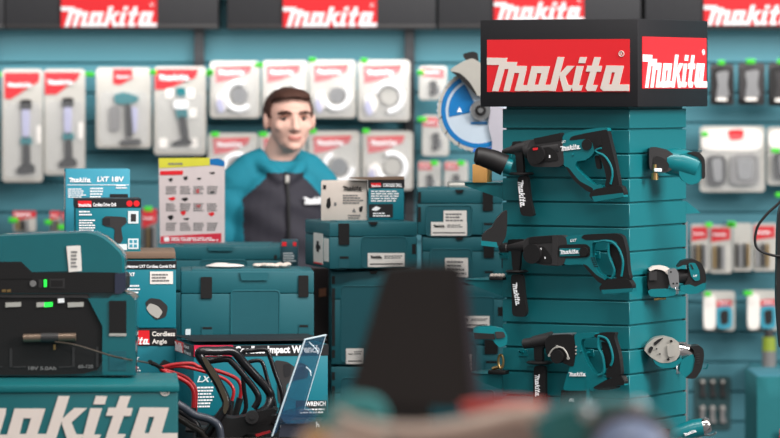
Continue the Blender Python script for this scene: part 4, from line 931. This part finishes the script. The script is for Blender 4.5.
# trunk, arms, legs under the clothes
b.rings([(0, .01, .86), (0, .01, .95), (0, .005, 1.10), (0, .0, 1.26), (0, .01, 1.40), (0, .015, 1.46)], [.12, .12, .105, .11, .10, .07], 24)
for v in b.bm.verts:
    if v.co.z < 1.47 and v.co.z > .8 and abs(v.co.x) < .14: v.co.y = .01 + (v.co.y - .01) * .72
for s_ in (-1, 1):
    b.rings([(s_ * .10, .01, 1.40), (s_ * .145, .015, 1.39), (s_ * .175, .02, 1.30), (s_ * .195, .03, 1.12), (s_ * .19, .0, .98), (s_ * .185, -.05, .88)], [.05, .045, .038, .034, .030, .024], 16)
    wx, wy, wz = s_ * .185, -.052, .87
    b.ell((wx, wy - .012, wz - .05), (.018, .036, .048))
    for q, (dy, ln) in enumerate(((-.030, .066), (-.011, .076), (.008, .072), (.025, .056))):
        y0_ = wy - .012 + dy
        b.rings([(wx, y0_, wz - .075), (wx, y0_ - .002, wz - .075 - ln * .5), (wx - s_ * .008, y0_ - .004, wz - .075 - ln * .8), (wx - s_ * .02, y0_ - .004, wz - .075 - ln)], [.0095, .009, .0085, .007], 10)
    b.rings([(wx - s_ * .004, wy - .035, wz - .03), (wx - s_ * .012, wy - .06, wz - .06), (wx - s_ * .02, wy - .064, wz - .085)], [.012, .0105, .008], 10)
    b.rings([(s_ * .085, .01, .90), (s_ * .09, .01, .70), (s_ * .095, .0, .50), (s_ * .098, .015, .28), (s_ * .10, .02, .09)], [.085, .08, .055, .052, .036], 18)
    b.ell((s_ * .105, -.03, .045), (.042, .12, .04))
bm_ = remesh(b, .0042, 2)
import bisect
for v in bm_.verts:   # eye sockets, temples
    if v.co.z > ez - .15:
        for s_ in (-1, 1):
            d2 = ((v.co.x - hx - s_ * .030) / .017) ** 2 + ((v.co.z - ez) / .011) ** 2
            if v.co.y < hy - .03 and d2 < 6: v.co.y += .011 * math.exp(-d2)
def skinfn(c_):
    if abs(c_.x - hx) < .021 and c_.y < hy - .068 and -.066 < c_.z - ez < -.053: return 1
    return 0
finish(bm_, 'body', [SKIN, LIP], man, skinfn)
for s_ in (-1, 1):
    e = MB(); e.ell((hx + s_ * .030, hy - .0535, ez), (.0115, .0105, .0062), 16, 12); eo = e.build('eye', mat('eye_white', (172, 158, 150), .4), man)
    e = MB(); e.ell((hx + s_ * .030 - .001, hy - .0622, ez - .001), (.0058, .004, .0058), 14, 10); e.build('iris', mat('eye_dark', (44, 36, 34), .3), eo)
    e = MB(); e.tube([(hx + s_ * .016, hy - .0655, ez + .0055), (hx + s_ * .030, hy - .0665, ez + .0085), (hx + s_ * .044, hy - .058, ez + .004)], .0028, 8); e.build('eyelid', mat('eyelid_shade', (176, 122, 104), .6), eo)
    e = MB(); e.tube([(hx + s_ * .012, hy - .078, ez + .016), (hx + s_ * .030, hy - .0775, ez + .021), (hx + s_ * .050, hy - .060, ez + .016)], .0042, 8); e.build('eyebrow', HAIR, man)
# hair
b = MB(); b.ell((hx, hy + .024, ez + .020), (.077, .094, .077), 28, 20); b.ell((hx, hy - .018, ez + .060), (.062, .062, .034), 24, 14)
b.ell((hx - .0, hy - .045, ez + .064), (.052, .036, .024), 20, 12)
hb = remesh(b, .0045, 2)
kill = [v for v in hb.verts if (v.co.y < hy + .0 and v.co.z < ez + .050 + .2 * max(0, -(v.co.y - hy) - .02)) or (v.co.z < ez + .012 and v.co.y < hy + .032) or v.co.z < ez - .045]
kill = [v for v in kill if not (abs(v.co.x - hx) > .06 and v.co.z > ez + .002 and v.co.y > hy - .022)]
bmesh.ops.delete(hb, geom=kill, context='VERTS')
rd = random.Random(5)
for v in hb.verts: v.co += Vector((rd.uniform(-.001, .001), rd.uniform(-.001, .001), rd.uniform(-.001, .002)))
ho = finish(hb, 'hair', [HAIR], man)
sd = ho.modifiers.new('thickness', 'SOLIDIFY'); sd.thickness = .006; sd.offset = -1
# jacket
b = MB()
sh = zat(176, YM)
b.rings([(0, .01, .80), (0, .01, .95), (0, .005, 1.10), (0, .0, 1.25), (0, .005, 1.36), (0, .01, 1.44), (.004, .012, 1.485), (.006, .008, ez - .135)], [.155, .150, .143, .150, .150, .12, .085, .068], 28)
for v in b.bm.verts: v.co.y *= .82
for s_ in (-1, 1):
    b.rings([(s_ * .03, .012, 1.49), (s_ * .085, .014, 1.466), (s_ * .128, .016, 1.430), (s_ * .152, .018, 1.365), (s_ * .172, .025, 1.22), (s_ * .182, .02, 1.08), (s_ * .182, -.01, .97), (s_ * .18, -.045, .885)], [.06, .064, .062, .057, .052, .047, .042, .036], 20)
b.tube([(.006 + .062 * math.cos(a_), .004 + .052 * math.sin(a_), ez - .138 + .012 * math.sin(a_)) for a_ in [q * math.pi / 6 for q in range(12)]], .022, 12, True, 4)
for s_ in (-1, 1): b.tube([(s_ * .008, -.085, ez - .195), (s_ * .040, -.072, ez - .160), (s_ * .070, -.02, ez - .135), (s_ * .055, .05, ez - .125)], .020, 12)
jb = remesh(b, .006, 4)
for v in jb.verts:   # cloth folds
    v.co.y += .0035 * math.sin(v.co.z * 62 + v.co.x * 30) * (1 if v.co.z < 1.42 else .3); v.co.x += .002 * math.sin(v.co.z * 80 + v.co.y * 40)
def jfn(c_):
    if c_.y > .08: lim = .10
    z_ = c_.z; ax_ = abs(c_.x - .003)
    if z_ > ez - .165: return 0
    zz = ez - .165 - z_
    lim = min(.128, .045 + zz * 1.05) if zz < .1 else .128
    lim = max(lim, .058)
    return 1 if ax_ < lim and z_ < ez - .165 - .0 else 0
finish(jb, 'jacket', [JTEAL, JDARK], man, jfn)
zp = MB(); zp.tube([(.003, -.079, ez - .165), (.003, -.108, ez - .21), (.002, -.128, 1.32), (.001, -.128, 1.15), (0, -.132, .85)], .0055, 8); zp.build('zip', SIGNBLACK, man)
zp = MB(); zp.box((.003, -.102, ez - .185), (.012, .008, .026), .002); zp.build('zip_pull', CARD, man)
logo('chest_lettering', man, BRIGHT, (.048, -.126, 1.372), (1, .42, 0), Z, .078, 1.3, th=.004)
b = MB(); 
b.rings([(0, .01, .80), (0, .01, .92)], [.145, .145], 24)
for s_ in (-1, 1): b.rings([(s_ * .08, .01, .88), (s_ * .09, .01, .70), (s_ * .095, .0, .50), (s_ * .098, .015, .28), (s_ * .10, .02, .07)], [.098, .095, .075, .068, .06], 20)
finish(remesh(b, .009, 3), 'trousers', [CLOTH], man)
for s_ in (-1, 1):
    b = MB(); b.ell((s_ * .105, -.03, .055), (.05, .132, .052)); b.box((s_ * .105, -.03, .014), (.09, .26, .026), .01)
    finish(remesh(b, .007, 2), 'shoe', [BLACK], man)

# ------------------------------------------------------------------ packs on the back wall
YP = 14.40
def wall_pack(name, label, x0, y0, x1, y1, group, red=None, style='tool', tagside=None, card=CARD, Y=YP, tilt=0, seed=1, tagy=None, cat='blister pack'):
    f = Fr(name, label, cat, (x0 + x1) / 2, y0, Y, 0, group)
    rd = random.Random(seed)
    wd, hg = x1 - x0, y1 - y0
    solid(f, 'backing_card', card, rrect(x0, y0, x1, y1, min(4, wd * .12)), 0, .004)
    U = lambda u_, v_: (x0 + u_ * wd, y0 + v_ * hg)
    pl = lambda nm, m_, pts, off=-.012, th=.011, bev=.003, par=None: solid(f, nm, m_, sm([U(*p) for p in pts]), off, th, bev, par)
    if red:
        hdr = solid(f, 'red_header', mat('pack_red_print', (196, 44, 52), .5), [U(*p) for p in red], -.0015, .001)
        us = [p[0] for p in red]; vs = [p[1] for p in red]
        p0 = U(min(us) + .06, (min(vs) + max(vs)) / 2 + .01)
        flogo(f, BRIGHT, p0[0], p0[1], p0[0] + (max(us) - min(us)) * wd * .72, -.002, hdr, hk=.8)
    if style == 'torch':
        pl('lamp_cap', BLACK, ((.44, .27), (.72, .27), (.72, .36), (.44, .36)))
        pl('lamp_tube', LILAC, ((.48, .35), (.68, .35), (.66, .62), (.5, .62)))
        pl('torch_collar', TEAL, ((.46, .6), (.72, .6), (.74, .67), (.44, .67)))
        pl('torch_grip', BLACK, ((.5, .66), (.68, .66), (.7, .86), (.5, .86)))
        pl('torch_base', BLACK, ((.36, .88), (.5, .84), (.78, .84), (.82, .92), (.36, .93)))
        pl('paper_disc', WHITE, ((.84, .5), (.95, .5), (.95, .66), (.84, .66)), -.003, .002, 0)
    elif style == 'drill':
        pl('tool_head', TEAL, ((.32, .34), (.5, .3), (.78, .36), (.76, .42), (.6, .46), (.34, .45)))
        pl('tool_grip', BLACK, ((.52, .44), (.64, .46), (.68, .86), (.54, .88)))
        pl('grey_insert', LILAC, ((.64, .48), (.76, .5), (.74, .8), (.66, .82)), -.01, .009)
        pl('sleeve', TEXTGREY, ((.24, .48), (.44, .48), (.44, .78), (.26, .8)))
        pl('tool_base', GREY, ((.44, .9), (.8, .88), (.84, .95), (.44, .96)))
    elif style == 'grip':
        pl('tool_head', TEAL, ((.42, .24), (.6, .24), (.62, .34), (.44, .34)))
        for u_, v_ in ((.3, .3), (.7, .3), (.74, .52), (.18, .86), (.76, .86)): pl('paper_disc', WHITE, ((u_ - .08, v_ - .05), (u_ + .08, v_ - .05), (u_ + .08, v_ + .06), (u_ - .08, v_ + .06)), -.003, .002, 0)
        pl('white_badge', BRIGHT, ((.38, .38), (.66, .38), (.66, .48), (.38, .48)), -.015, .012)
        pl('tool_body', TEAL, ((.4, .44), (.62, .44), (.66, .58), (.44, .6)))
        pl('tool_grip', BLACK, ((.46, .56), (.62, .56), (.68, .84), (.54, .84)))
        pl('tool_base', BLACK, ((.34, .86), (.5, .82), (.72, .82), (.74, .88), (.34, .9)))
    elif style == 'disc':
        b = MB(); a_ = f.L(*U(.58, .62), -.01); rr_ = wd * .27 * f.u()
        b.tube([a_ + Vector((math.cos(q), 0, math.sin(q))) * rr_ for q in [(j + seed * 3) * math.pi / 8 for j in range(10 + seed % 3 * 2)]], .009, 8, False, 2); b.build('guard_ring', BRIGHT, f.o)
        b = MB(); b.disc(f.L(*U(.6, .6), -.004), (0, -1, 0), rr_ * .6, .008, 24, .003); b.build('disc', METAL if seed % 2 else CARD, f.o)
        pl('fitting', WHITE, ((.12, .6), (.3, .52), (.4, .7), (.32, .86), (.14, .84)))
        pl('fitting', LILAC, ((.12, .76), (.2, .6), (.3, .86), (.2, .92)), -.016, .006)
    elif style == 'small':
        pl('fitting', GREY, ((.36, .45), (.62, .42), (.66, .62), (.56, .7), (.6, .86), (.36, .86), (.42, .66)))
        pl('fitting', METAL, ((.62, .6), (.74, .6), (.74, .8), (.64, .8)))
    elif style == 'dark':
        pl('pouch', BLACK if seed % 2 else GREY, ((.06, .08), (.94, .08), (.94, .92), (.06, .92)), -.03, .03, .008)
        pl('shiny_insert', METAL if seed != 3 else GREY, ((.25, .2), (.8, .15), (.72, .5), (.82, .8), (.25, .82), (.34, .5)), -.034, .01)
        pl('label_strip', WHITE, ((.26, .82), (.72, .82), (.72, .9), (.26, .9)), -.036, .004, .0)
    elif style == 'twin':
        pl('upper_card', WHITE, ((.02, .05), (.96, .02), (.96, .38), (.02, .38)), -.006, .006, .001)
        pl('red_mark', RED, ((.42, .06), (.68, .05), (.66, .2), (.46, .22)), -.008, .002, 0)
        pl('left_insert', GREY, ((.1, .45), (.4, .44), (.4, .9), (.1, .9)), -.02, .02)
        pl('left_metal', METAL, ((.18, .5), (.34, .48), (.34, .84), (.22, .84)), -.026, .01)
        pl('right_insert', TEXTGREY, ((.46, .44), (.9, .42), (.92, .88), (.46, .9)), -.02, .02)
        pl('right_metal', METAL, ((.56, .5), (.82, .5), (.8, .8), (.6, .82)), -.026, .01)
    elif style == 'bits':
        for i in range(3 + seed % 2): pl('bit', (METAL, GREY, BRASS, BLACK)[(i + seed) % 4], ((.14 + .2 * i, .42), (.28 + .2 * i, .42), (.28 + .2 * i, .92), (.14 + .2 * i, .92)), -.012, .01, .002)
    elif style == 'box':
        pl('picture_panel', CARTONL, ((.42, .4), (.92, .38), (.92, .94), (.42, .94)), -.03, .03, .001)
        pl('tool_picture', BLACK, ((.52, .5), (.8, .46), (.8, .82), (.56, .86)), -.0315, .002, 0)
        pl('side_panel', WHITE, ((.02, .12), (.4, .1), (.4, .96), (.02, .96)), -.028, .028, .003)
    if style in ('torch', 'drill', 'grip', 'disc', 'small', 'twin'):
        vt = .3 if style in ('torch', 'drill', 'grip') else .12
        solid(f, 'clear_bubble', CLEAR, [U(*p) for p in rrect(.06, vt, .94, .96, .08)], -.035, .033, .008)
    # hook and green tag
    tx, ty = U(*(tagside or (.5, -.02)))
    hk = Fr('wall_hook', 'green tagged hook: ' + ' '.join(label.split()[:13]), 'hook', tx, ty, Y, 0, 'green tagged hooks on the back wall')
    MB().tube([(0, YW - Y, .0), (0, -.05, .0), (0, -.075, .006)], .0028, 8).build('peg', METAL, hk.o)
    w_, h_ = .009 * rd.uniform(.9, 1.3), .008
    MB().span((-w_ * 1.3, -.08, -h_), (w_ * 1.3, -.076, h_), .002).build('tag', GREEN, hk.o)
    return f
HD = ((.02, .02), (.82, .02), (.82, .13), (.3, .22), (.02, .28))
wall_pack('torch_pack', 'long pack with a torch at the far left of the wall', 2, 69, 43, 182, 'long torch packs', ((.06, .03), (.92, .03), (.9, .11), (.2, .27), (.06, .26)), 'torch', (-.04, .05), seed=1)
wall_pack('torch_pack', 'long pack with a torch, second from the left above the light blue carton', 44, 69, 85, 175, 'long torch packs', ((.02, .03), (.9, .03), (.8, .1), (.3, .24), (.02, .24)), 'torch', (1.15, .05), seed=2)
wall_pack('tool_pack', 'cream pack with a driver and grey sleeve, right of the torch packs', 96, 67.5, 151, 148, 'tool packs on the left wall bay', ((.31, .02), (.66, .02), (.66, .14), (.42, .22), (.31, .2)), 'drill', (1.06, .06), seed=3)
wall_pack('tool_pack', 'cream pack with a black handle tool and white badge, beside the left black post', 154, 66.5, 206, 155, 'tool packs on the left wall bay', ((.02, .03), (.86, .03), (.8, .12), (.25, .26), (.02, .26)), 'grip', (1.1, .06), seed=4)
DH = ((.1, .1), (.84, .08), (.8, .2), (.4, .34), (.12, .38))
for i, (x0, y0, x1, y1, tg, lab) in enumerate([
    (210, 61, 260, 118, (.0, .22), 'clear pack with a pale disc guard, upper left one behind the person'),
    (262, 60.5, 308, 118, (-.05, .08), 'clear pack partly hidden by the hair of the person'),
    (309, 60, 356, 118, (.08, .0), 'clear pack with a disc guard, upper row right of the head'),
    (358, 60, 410, 121, (.12, .01), 'clear pack with a large ring guard beside the middle black post'),
    (208, 133, 258, 190, (.16, .02), 'clear pack in the lower row behind the left shoulder'),
    (259, 133, 306, 190, (.1, .02), 'clear pack in the lower row hidden behind the person\'s neck'),
    (308, 131, 360, 190, (.1, .0), 'clear pack in the lower row just above the cream carton'),
    (362, 131, 413, 190, (.08, .0), 'clear pack in the lower row just above the blue carton')]):
    wall_pack('disc_pack', lab, x0, y0, x1, y1, 'clear disc guard packs behind the person', DH, 'disc', tg, card=CARD, seed=i + 1)
SH = ((.1, .06), (.9, .1), (.9, .36), (.12, .3))
for i, (x0, y0, x1, y1, tg, lab) in enumerate([
    (419, 66, 447, 100, (.05, .2), 'small pack with a red header at the top, left of the round blade'),
    (422, 115, 449, 156, (.0, .1), 'small pack with a dark fitting, half covered by the round blade'),
    (418, 161, 441, 192, (.7, .05), 'small pack right beside the middle black post, above the case'),
    (444, 161, 468, 192, (.7, .05), 'small pack below the round blade, above the case')]):
    wall_pack('accessory_pack', lab, x0, y0, x1, y1, 'small packs between post and tower', SH if i < 1 else ((.04, .06), (.6, .08), (.6, .3), (.04, .28)), 'small', tg, seed=i + 1)
for i, (x0, y0, x1, y1, lab) in enumerate([
    (710, 64, 734, 105, 'dark pouch pack nearest to the sign cube'),
    (738, 63, 765, 105, 'dark pouch pack with a bright silver insert, second from the sign cube'),
    (768, 63, 795, 106, 'dark pouch pack cut off by the right picture edge')]):
    wall_pack('pouch_pack', lab, x0, y0, x1, y1, 'dark pouches on the right wall', None, 'dark', (.4, -.03), card=GREY, seed=i + 1)
wall_pack('twin_pack', 'large clear pack with two inserts, right of the topmost right-face tool', 700, 126, 765, 192, 'large clear packs on the right wall', None, 'twin', (.05, .12), seed=1)
wall_pack('twin_pack', 'large clear pack cut off by the right picture edge', 767, 127, 832, 185, 'large clear packs on the right wall', None, 'twin', (.1, .4), seed=2)
for i, (x0, y0, x1, y1, lab, rh, tg) in enumerate([
    (691, 224, 709, 272, 'narrow bit pack with a red header touching the tower edge', True, (.9, .0)),
    (710, 225, 732, 273, 'narrow bit pack with a red header, second from the tower', True, (.9, -.02)),
    (733, 223, 752, 271, 'pale bit pack between the red headed packs and the cable', False, (-.2, .0)),
    (753, 223, 777, 271, 'pale bit pack behind the loop of black cable', True, (1.0, -.6))]):
    wall_pack('bit_pack', lab, x0, y0, x1, y1, 'bit packs on the right wall', ((.05, .06), (.92, .06), (.92, .3), (.05, .36)) if rh else None, 'bits', tg, seed=i + 1)
wall_pack('boxed_accessory', 'small white box with a tool picture, left one of the lower pair', 703, 291, 735, 331, 'small white boxes on the right wall', ((.42, .24), (.9, .22), (.9, .38), (.42, .4)), 'box', (.1, .05), seed=1)
wall_pack('boxed_accessory', 'small white box with a tool picture, right one of the lower pair', 747, 290, 779, 331, 'small white boxes on the right wall', ((.42, .24), (.9, .22), (.9, .38), (.42, .4)), 'box', (-.02, .05), seed=2)
for i, (x0, y0, x1, y1, lab, tg) in enumerate([
    (13, 211, 36, 232, 'low small red headed pack above the upper charging unit, at the far left', (.1, .4)),
    (50, 211, 60, 232, 'narrow red headed pack just left of the drill carton', (.0, .5)),
    (62, 212, 68, 230, 'sliver of a grey headed pack against the drill carton', (.2, .8)),
    (142, 209, 157, 252, 'small grey pack with a red top between drill carton and poster', (.5, -.02))]):
    wall_pack('accessory_pack', lab, x0, y0, x1, y1, 'low small packs on the left wall', ((0, .0), (1, .0), (1, .3), (0, .45)), 'bits', tg, card=CARD if i < 3 else TEXTGREY, seed=i + 2)
# wrench rack low on the right
f = Fr('wrench_rack', 'dark rack of small hand tools low on the right wall beside the tower', 'tool rack', 711, 376, 14.494)
solid(f, 'rack_board', mat('rack_dark_board', (34, 66, 70), .6), rrect(694, 376, 731, 430, 4), 0, .006)
for i in range(3):
    for j in range(2):
        x = 699 + i * 10; y = 379 + j * 26
        solid(f, 'hanging_tool', (GREY, TEXTGREY)[j], sm([(x, y + 2), (x + 4, y), (x + 7, y + 3), (x + 5, y + 10), (x + 8, y + 18), (x + 1, y + 18), (x + 2, y + 8)]), -.012, .012, .002)
        b = MB(); b.disc(f.L(x + 4, y + 2.5, -.013), (0, -1, 0), .006, .004, 12); b.build('hook_cap', CARD, f.o)
f = Fr('spray_can', 'tall can with a yellow green band above the cloth covered table', 'can', 769, 368, 14.3, 0)
k = f.u(); b = MB(); b.cyl((0, 0, 0), (0, 0, 17 * k), 7 * k, 7 * k, 24, .002); b.build('body', TEXTGREY, f.o)
b = MB(); b.cyl((0, 0, 17 * k), (0, 0, 31 * k), 7 * k, 6.6 * k, 24, .002); b.build('yellow_band', mat('olive_yellow', (138, 156, 52), .5), f.o)
b = MB(); b.cyl((0, 0, 31 * k), (0, 0, 38 * k), 5 * k, 4.6 * k, 20, .002); b.build('cap', GREY, f.o)
# cloth table at the right
f = Fr('cloth_table', 'table covered by a hanging teal cloth at the lower right corner', 'table', 800, 438, 13.6)
zc = zat(375.5, 13.45); x0 = P(757, 0, 13.45).x; x1 = x0 + .9
f.o.location = ((x0 + x1) / 2, 13.9, 0); w_ = (x1 - x0) / 2
b = MB(); b.span((-w_, -.45, zc - .025), (w_, -.03, zc), .008); b.build('tabletop', mat('cloth_teal_lit', (50, 124, 140), .6), f.o)  # same cloth as the sides, coloured paler where light falls on top
t = bmesh.new(); rows = []
nn_ = 90
for zi in range(12):
    z_ = zc - .004 - (zc - .03) * zi / 11; r_ = []
    for i in range(nn_):
        s_ = i / nn_ * 4; e = int(s_); u_ = s_ - e
        x_, y_ = [(-w_ + 2 * w_ * u_, -.45), (w_, -.45 + .42 * u_), (w_ - 2 * w_ * u_, -.03), (-w_, -.03 - .42 * u_)][e]
        am = .003 + .009 * zi / 11 * (1 + math.sin(i * 1.9))
        nx_, ny_ = [(0, -1), (1, 0), (0, 1), (-1, 0)][e]
        r_.append(t.verts.new((x_ + nx_ * am, y_ + ny_ * am, z_)))
    rows.append(r_)
for i in range(11):
    for j in range(nn_): t.faces.new((rows[i][j], rows[i][(j + 1) % nn_], rows[i + 1][(j + 1) % nn_], rows[i + 1][j]))
b = MB(); b.merge(t); cl = b.build('cloth', mat('cloth_teal', (26, 104, 110), .85, bump=.2), f.o); cl.modifiers.new('s', 'SOLIDIFY').thickness = .003
MB().span((-w_ + .07, -.482, zat(438, 13.45) - .08), (-w_ + .30, -.474, zat(428.5, 13.45))).build('red_print', RED, f.o)
for sx in (-1, 1):
    for sy in (-.41, -.08): MB().span((sx * (w_ - .06) - .02, sy - .02, 0), (sx * (w_ - .06) + .02, sy + .02, zc - .025)).build('leg', POST, f.o)
# the can stands on a wall shelf
f = Fr('wall_shelf', 'small teal wall shelf under the tall can', 'shelf', 769, 368, 14.3)
MB().span((-.05, -.04, -.012), (.09, YW - 14.3, -.0005), .002).build('shelf', TOWER, f.o)
MB().prism([(-.04, -.02, -.012), (-.04, YW - 14.3, -.012), (-.04, YW - 14.3, -.07)], (.004, 0, 0)).build('bracket', TOWER, f.o)
# black cable loop hanging on a dark stand at the right edge
f = Fr('vacuum_hose', 'black cable loop bulging into view at the right edge, in front of the bit packs', 'cable', 790, 230, 11.4)
f.o.location.z = 0; f.M = Matrix.Translation(f.o.location); f.Mi = f.M.inverted()
b = MB(); b.tube(f.poly([(792, 186), (780, 202), (768, 213), (758, 226), (755, 240), (758, 249), (768, 254), (782, 256), (800, 250), (806, 225), (802, 196)]), .0036, 10, True, 6); b.build('cable', BLACK, f.o)
b = MB(); b.cyl(f.L(795, 186) + Vector((0, .03, 0)), Vector((f.L(795, 0).x, .03, 0)), .022, .026, 20, .004); b.build('stand_pole', BLACK, f.o)
b = MB(); b.cyl(Vector((f.L(795, 0).x, .03, 0)), Vector((f.L(795, 0).x, .03, .03)), .14, .13, 32, .004); b.build('stand_foot', BLACK, f.o)
b = MB(); b.tube([f.L(795, 188), f.L(795, 188) + Vector((0, .03, 0))], .006, 8); b.build('hook', BLACK, f.o)
solid(f, 'holster', BLACK, sm([(778, 205), (800, 196), (800, 300), (786, 345), (780, 350), (776, 300)]), .008, .05, .01)

# ------------------------------------------------------------------ blurred foreground counter
YF = 7.55
f = Fr('counter', 'dark counter close to the camera under the blurred tools', 'counter', 0, 0, 7); f.o.location = (0, 0, 0)
zc = 1.125
MB().span((-.3, 5.75, zc - .04), (.55, 7.3, zc), .006).build('counter_top', SAND, f.o)
MB().span((-.27, 5.8, 0), (.52, 7.25, zc - .04), .004).build('counter_body', GREY, f.o)
def fg(name, label, px, Y=YF):
    f = Fr(name, label, 'tool', px, 440, Y); f.o.location.z = zc; f.M = Matrix.Translation(f.o.location); f.Mi = f.M.inverted(); f.Y = Y; f.b = 90 + (H - zc) * F / Y - .3; return f
f = fg('display_stand', 'tall blurred black tapered panel standing on the foreground counter', 410, 7.1); f.o['category'] = 'display'
solid(f, 'panel', mat('matte_black_panel', (34, 30, 30), .7), sm([(390, 266), (458, 264), (466, 280), (477, 398), (470, 408), (354, 402), (350, 392), (384, 272)]), 0, .03, .006)
solid(f, 'side_edge', mat('slate_purple_edge', (62, 58, 68), .6), [(460, 272), (468, 282), (480, 398), (472, 406)], -.002, .03, .004)
solid(f, 'neck', BLACK, [(386, 398), (430, 398), (432, f.b), (384, f.b)], .004, .03, .004)
x_ = f.L(408, 0).x; MB().span((x_ - .09, -.05, 0), (x_ + .09, .09, .012), .004).build('foot', BLACK, f.o)
f = fg('cordless_tool', 'blurred teal tool left of the black panel on the counter', 340, 6.1)
solid(f, 'body', mat('sea_teal_plastic', (60, 140, 140), .5), sm([(312, 425), (330, 406), (352, 398), (378, 402), (390, 418), (392, f.b), (308, f.b)]), 0, .12, .02, seg=3)
solid(f, 'base_plate', SAND, sm([(296, 436), (320, 428), (350, 430), (392, 440), (392, f.b), (296, f.b)]), -.03, .05, .008)
solid(f, 'orange_glow_patch', ORANGE, sm([(306, 432), (328, 430), (326, 440), (304, 444)]), -.034, .005, .001)  # orange patch stands in for a warm highlight on the tool
f = fg('saw_base_ring', 'blurred curved beige steel band sweeping under the black panel', 430, 5.98)
b = MB(); b.tube([f.L(340, 416, 0), f.L(356, 424, -.03), f.L(390, 430, -.04), f.L(430, 430, -.04), f.L(470, 424, -.03), f.L(510, 414, -.01), f.L(540, 411, .0)], .0098, 12); b.build('band', SAND, f.o)
solid(f, 'plate', mat('taupe_plate', (150, 132, 124), .5), sm([(396, 436), (430, 438), (470, 428), (500, 420), (528, 420), (536, 430), (536, f.b), (396, f.b)]), .02, .08, .01)
f = fg('sander', 'blurred coral red handled tool right of the black panel', 520, 6.45)
b = MB(); b.tube([f.L(462, 409), f.L(480, 406), f.L(510, 405), f.L(540, 408), f.L(552, 416), f.L(556, 427)], .0105, 14); b.build('handle', CORAL, f.o)
solid(f, 'body', mat('brown_grey_plastic', (98, 84, 82), .5), sm([(474, 415), (540, 415), (568, 428), (576, f.b), (466, f.b)]), .0, .14, .02, seg=3)
f = fg('circular_saw', 'blurred teal saw with a grey blue domed cover at the lower right of the counter', 610, 6.22)
solid(f, 'body', mat('muted_teal_plastic', (46, 112, 112), .35), sm([(500, 444), (530, 420), (570, 407), (620, 403), (652, 410), (668, 428), (672, f.b), (490, f.b)]), .02, .16, .03, seg=3)
b = MB(); b.ell(f.L(630, 448, .0), (.055, .04, .046), 32, 20); b.build('domed_cover', DOVE, f.o)
b = MB(); b.tube([f.L(630, 448, -.01) + Vector((math.cos(R(q)) * .060, 0, math.sin(R(q)) * .050)) for q in range(10, 175, 15)], .006, 10); b.build('cover_rim', mat('brown_rim', (92, 74, 66), .5), f.o)
for x, y, r_ in ((587, 413, .011), (637, 408, .013), (544, 425, .007)): b = MB(); b.ell(f.L(x, y, .0), (r_, .006, r_)); b.build('glint_bead', METAL if x > 550 else TEAL, f.o)  # metal beads stand in for highlights on the saw; the small one is teal
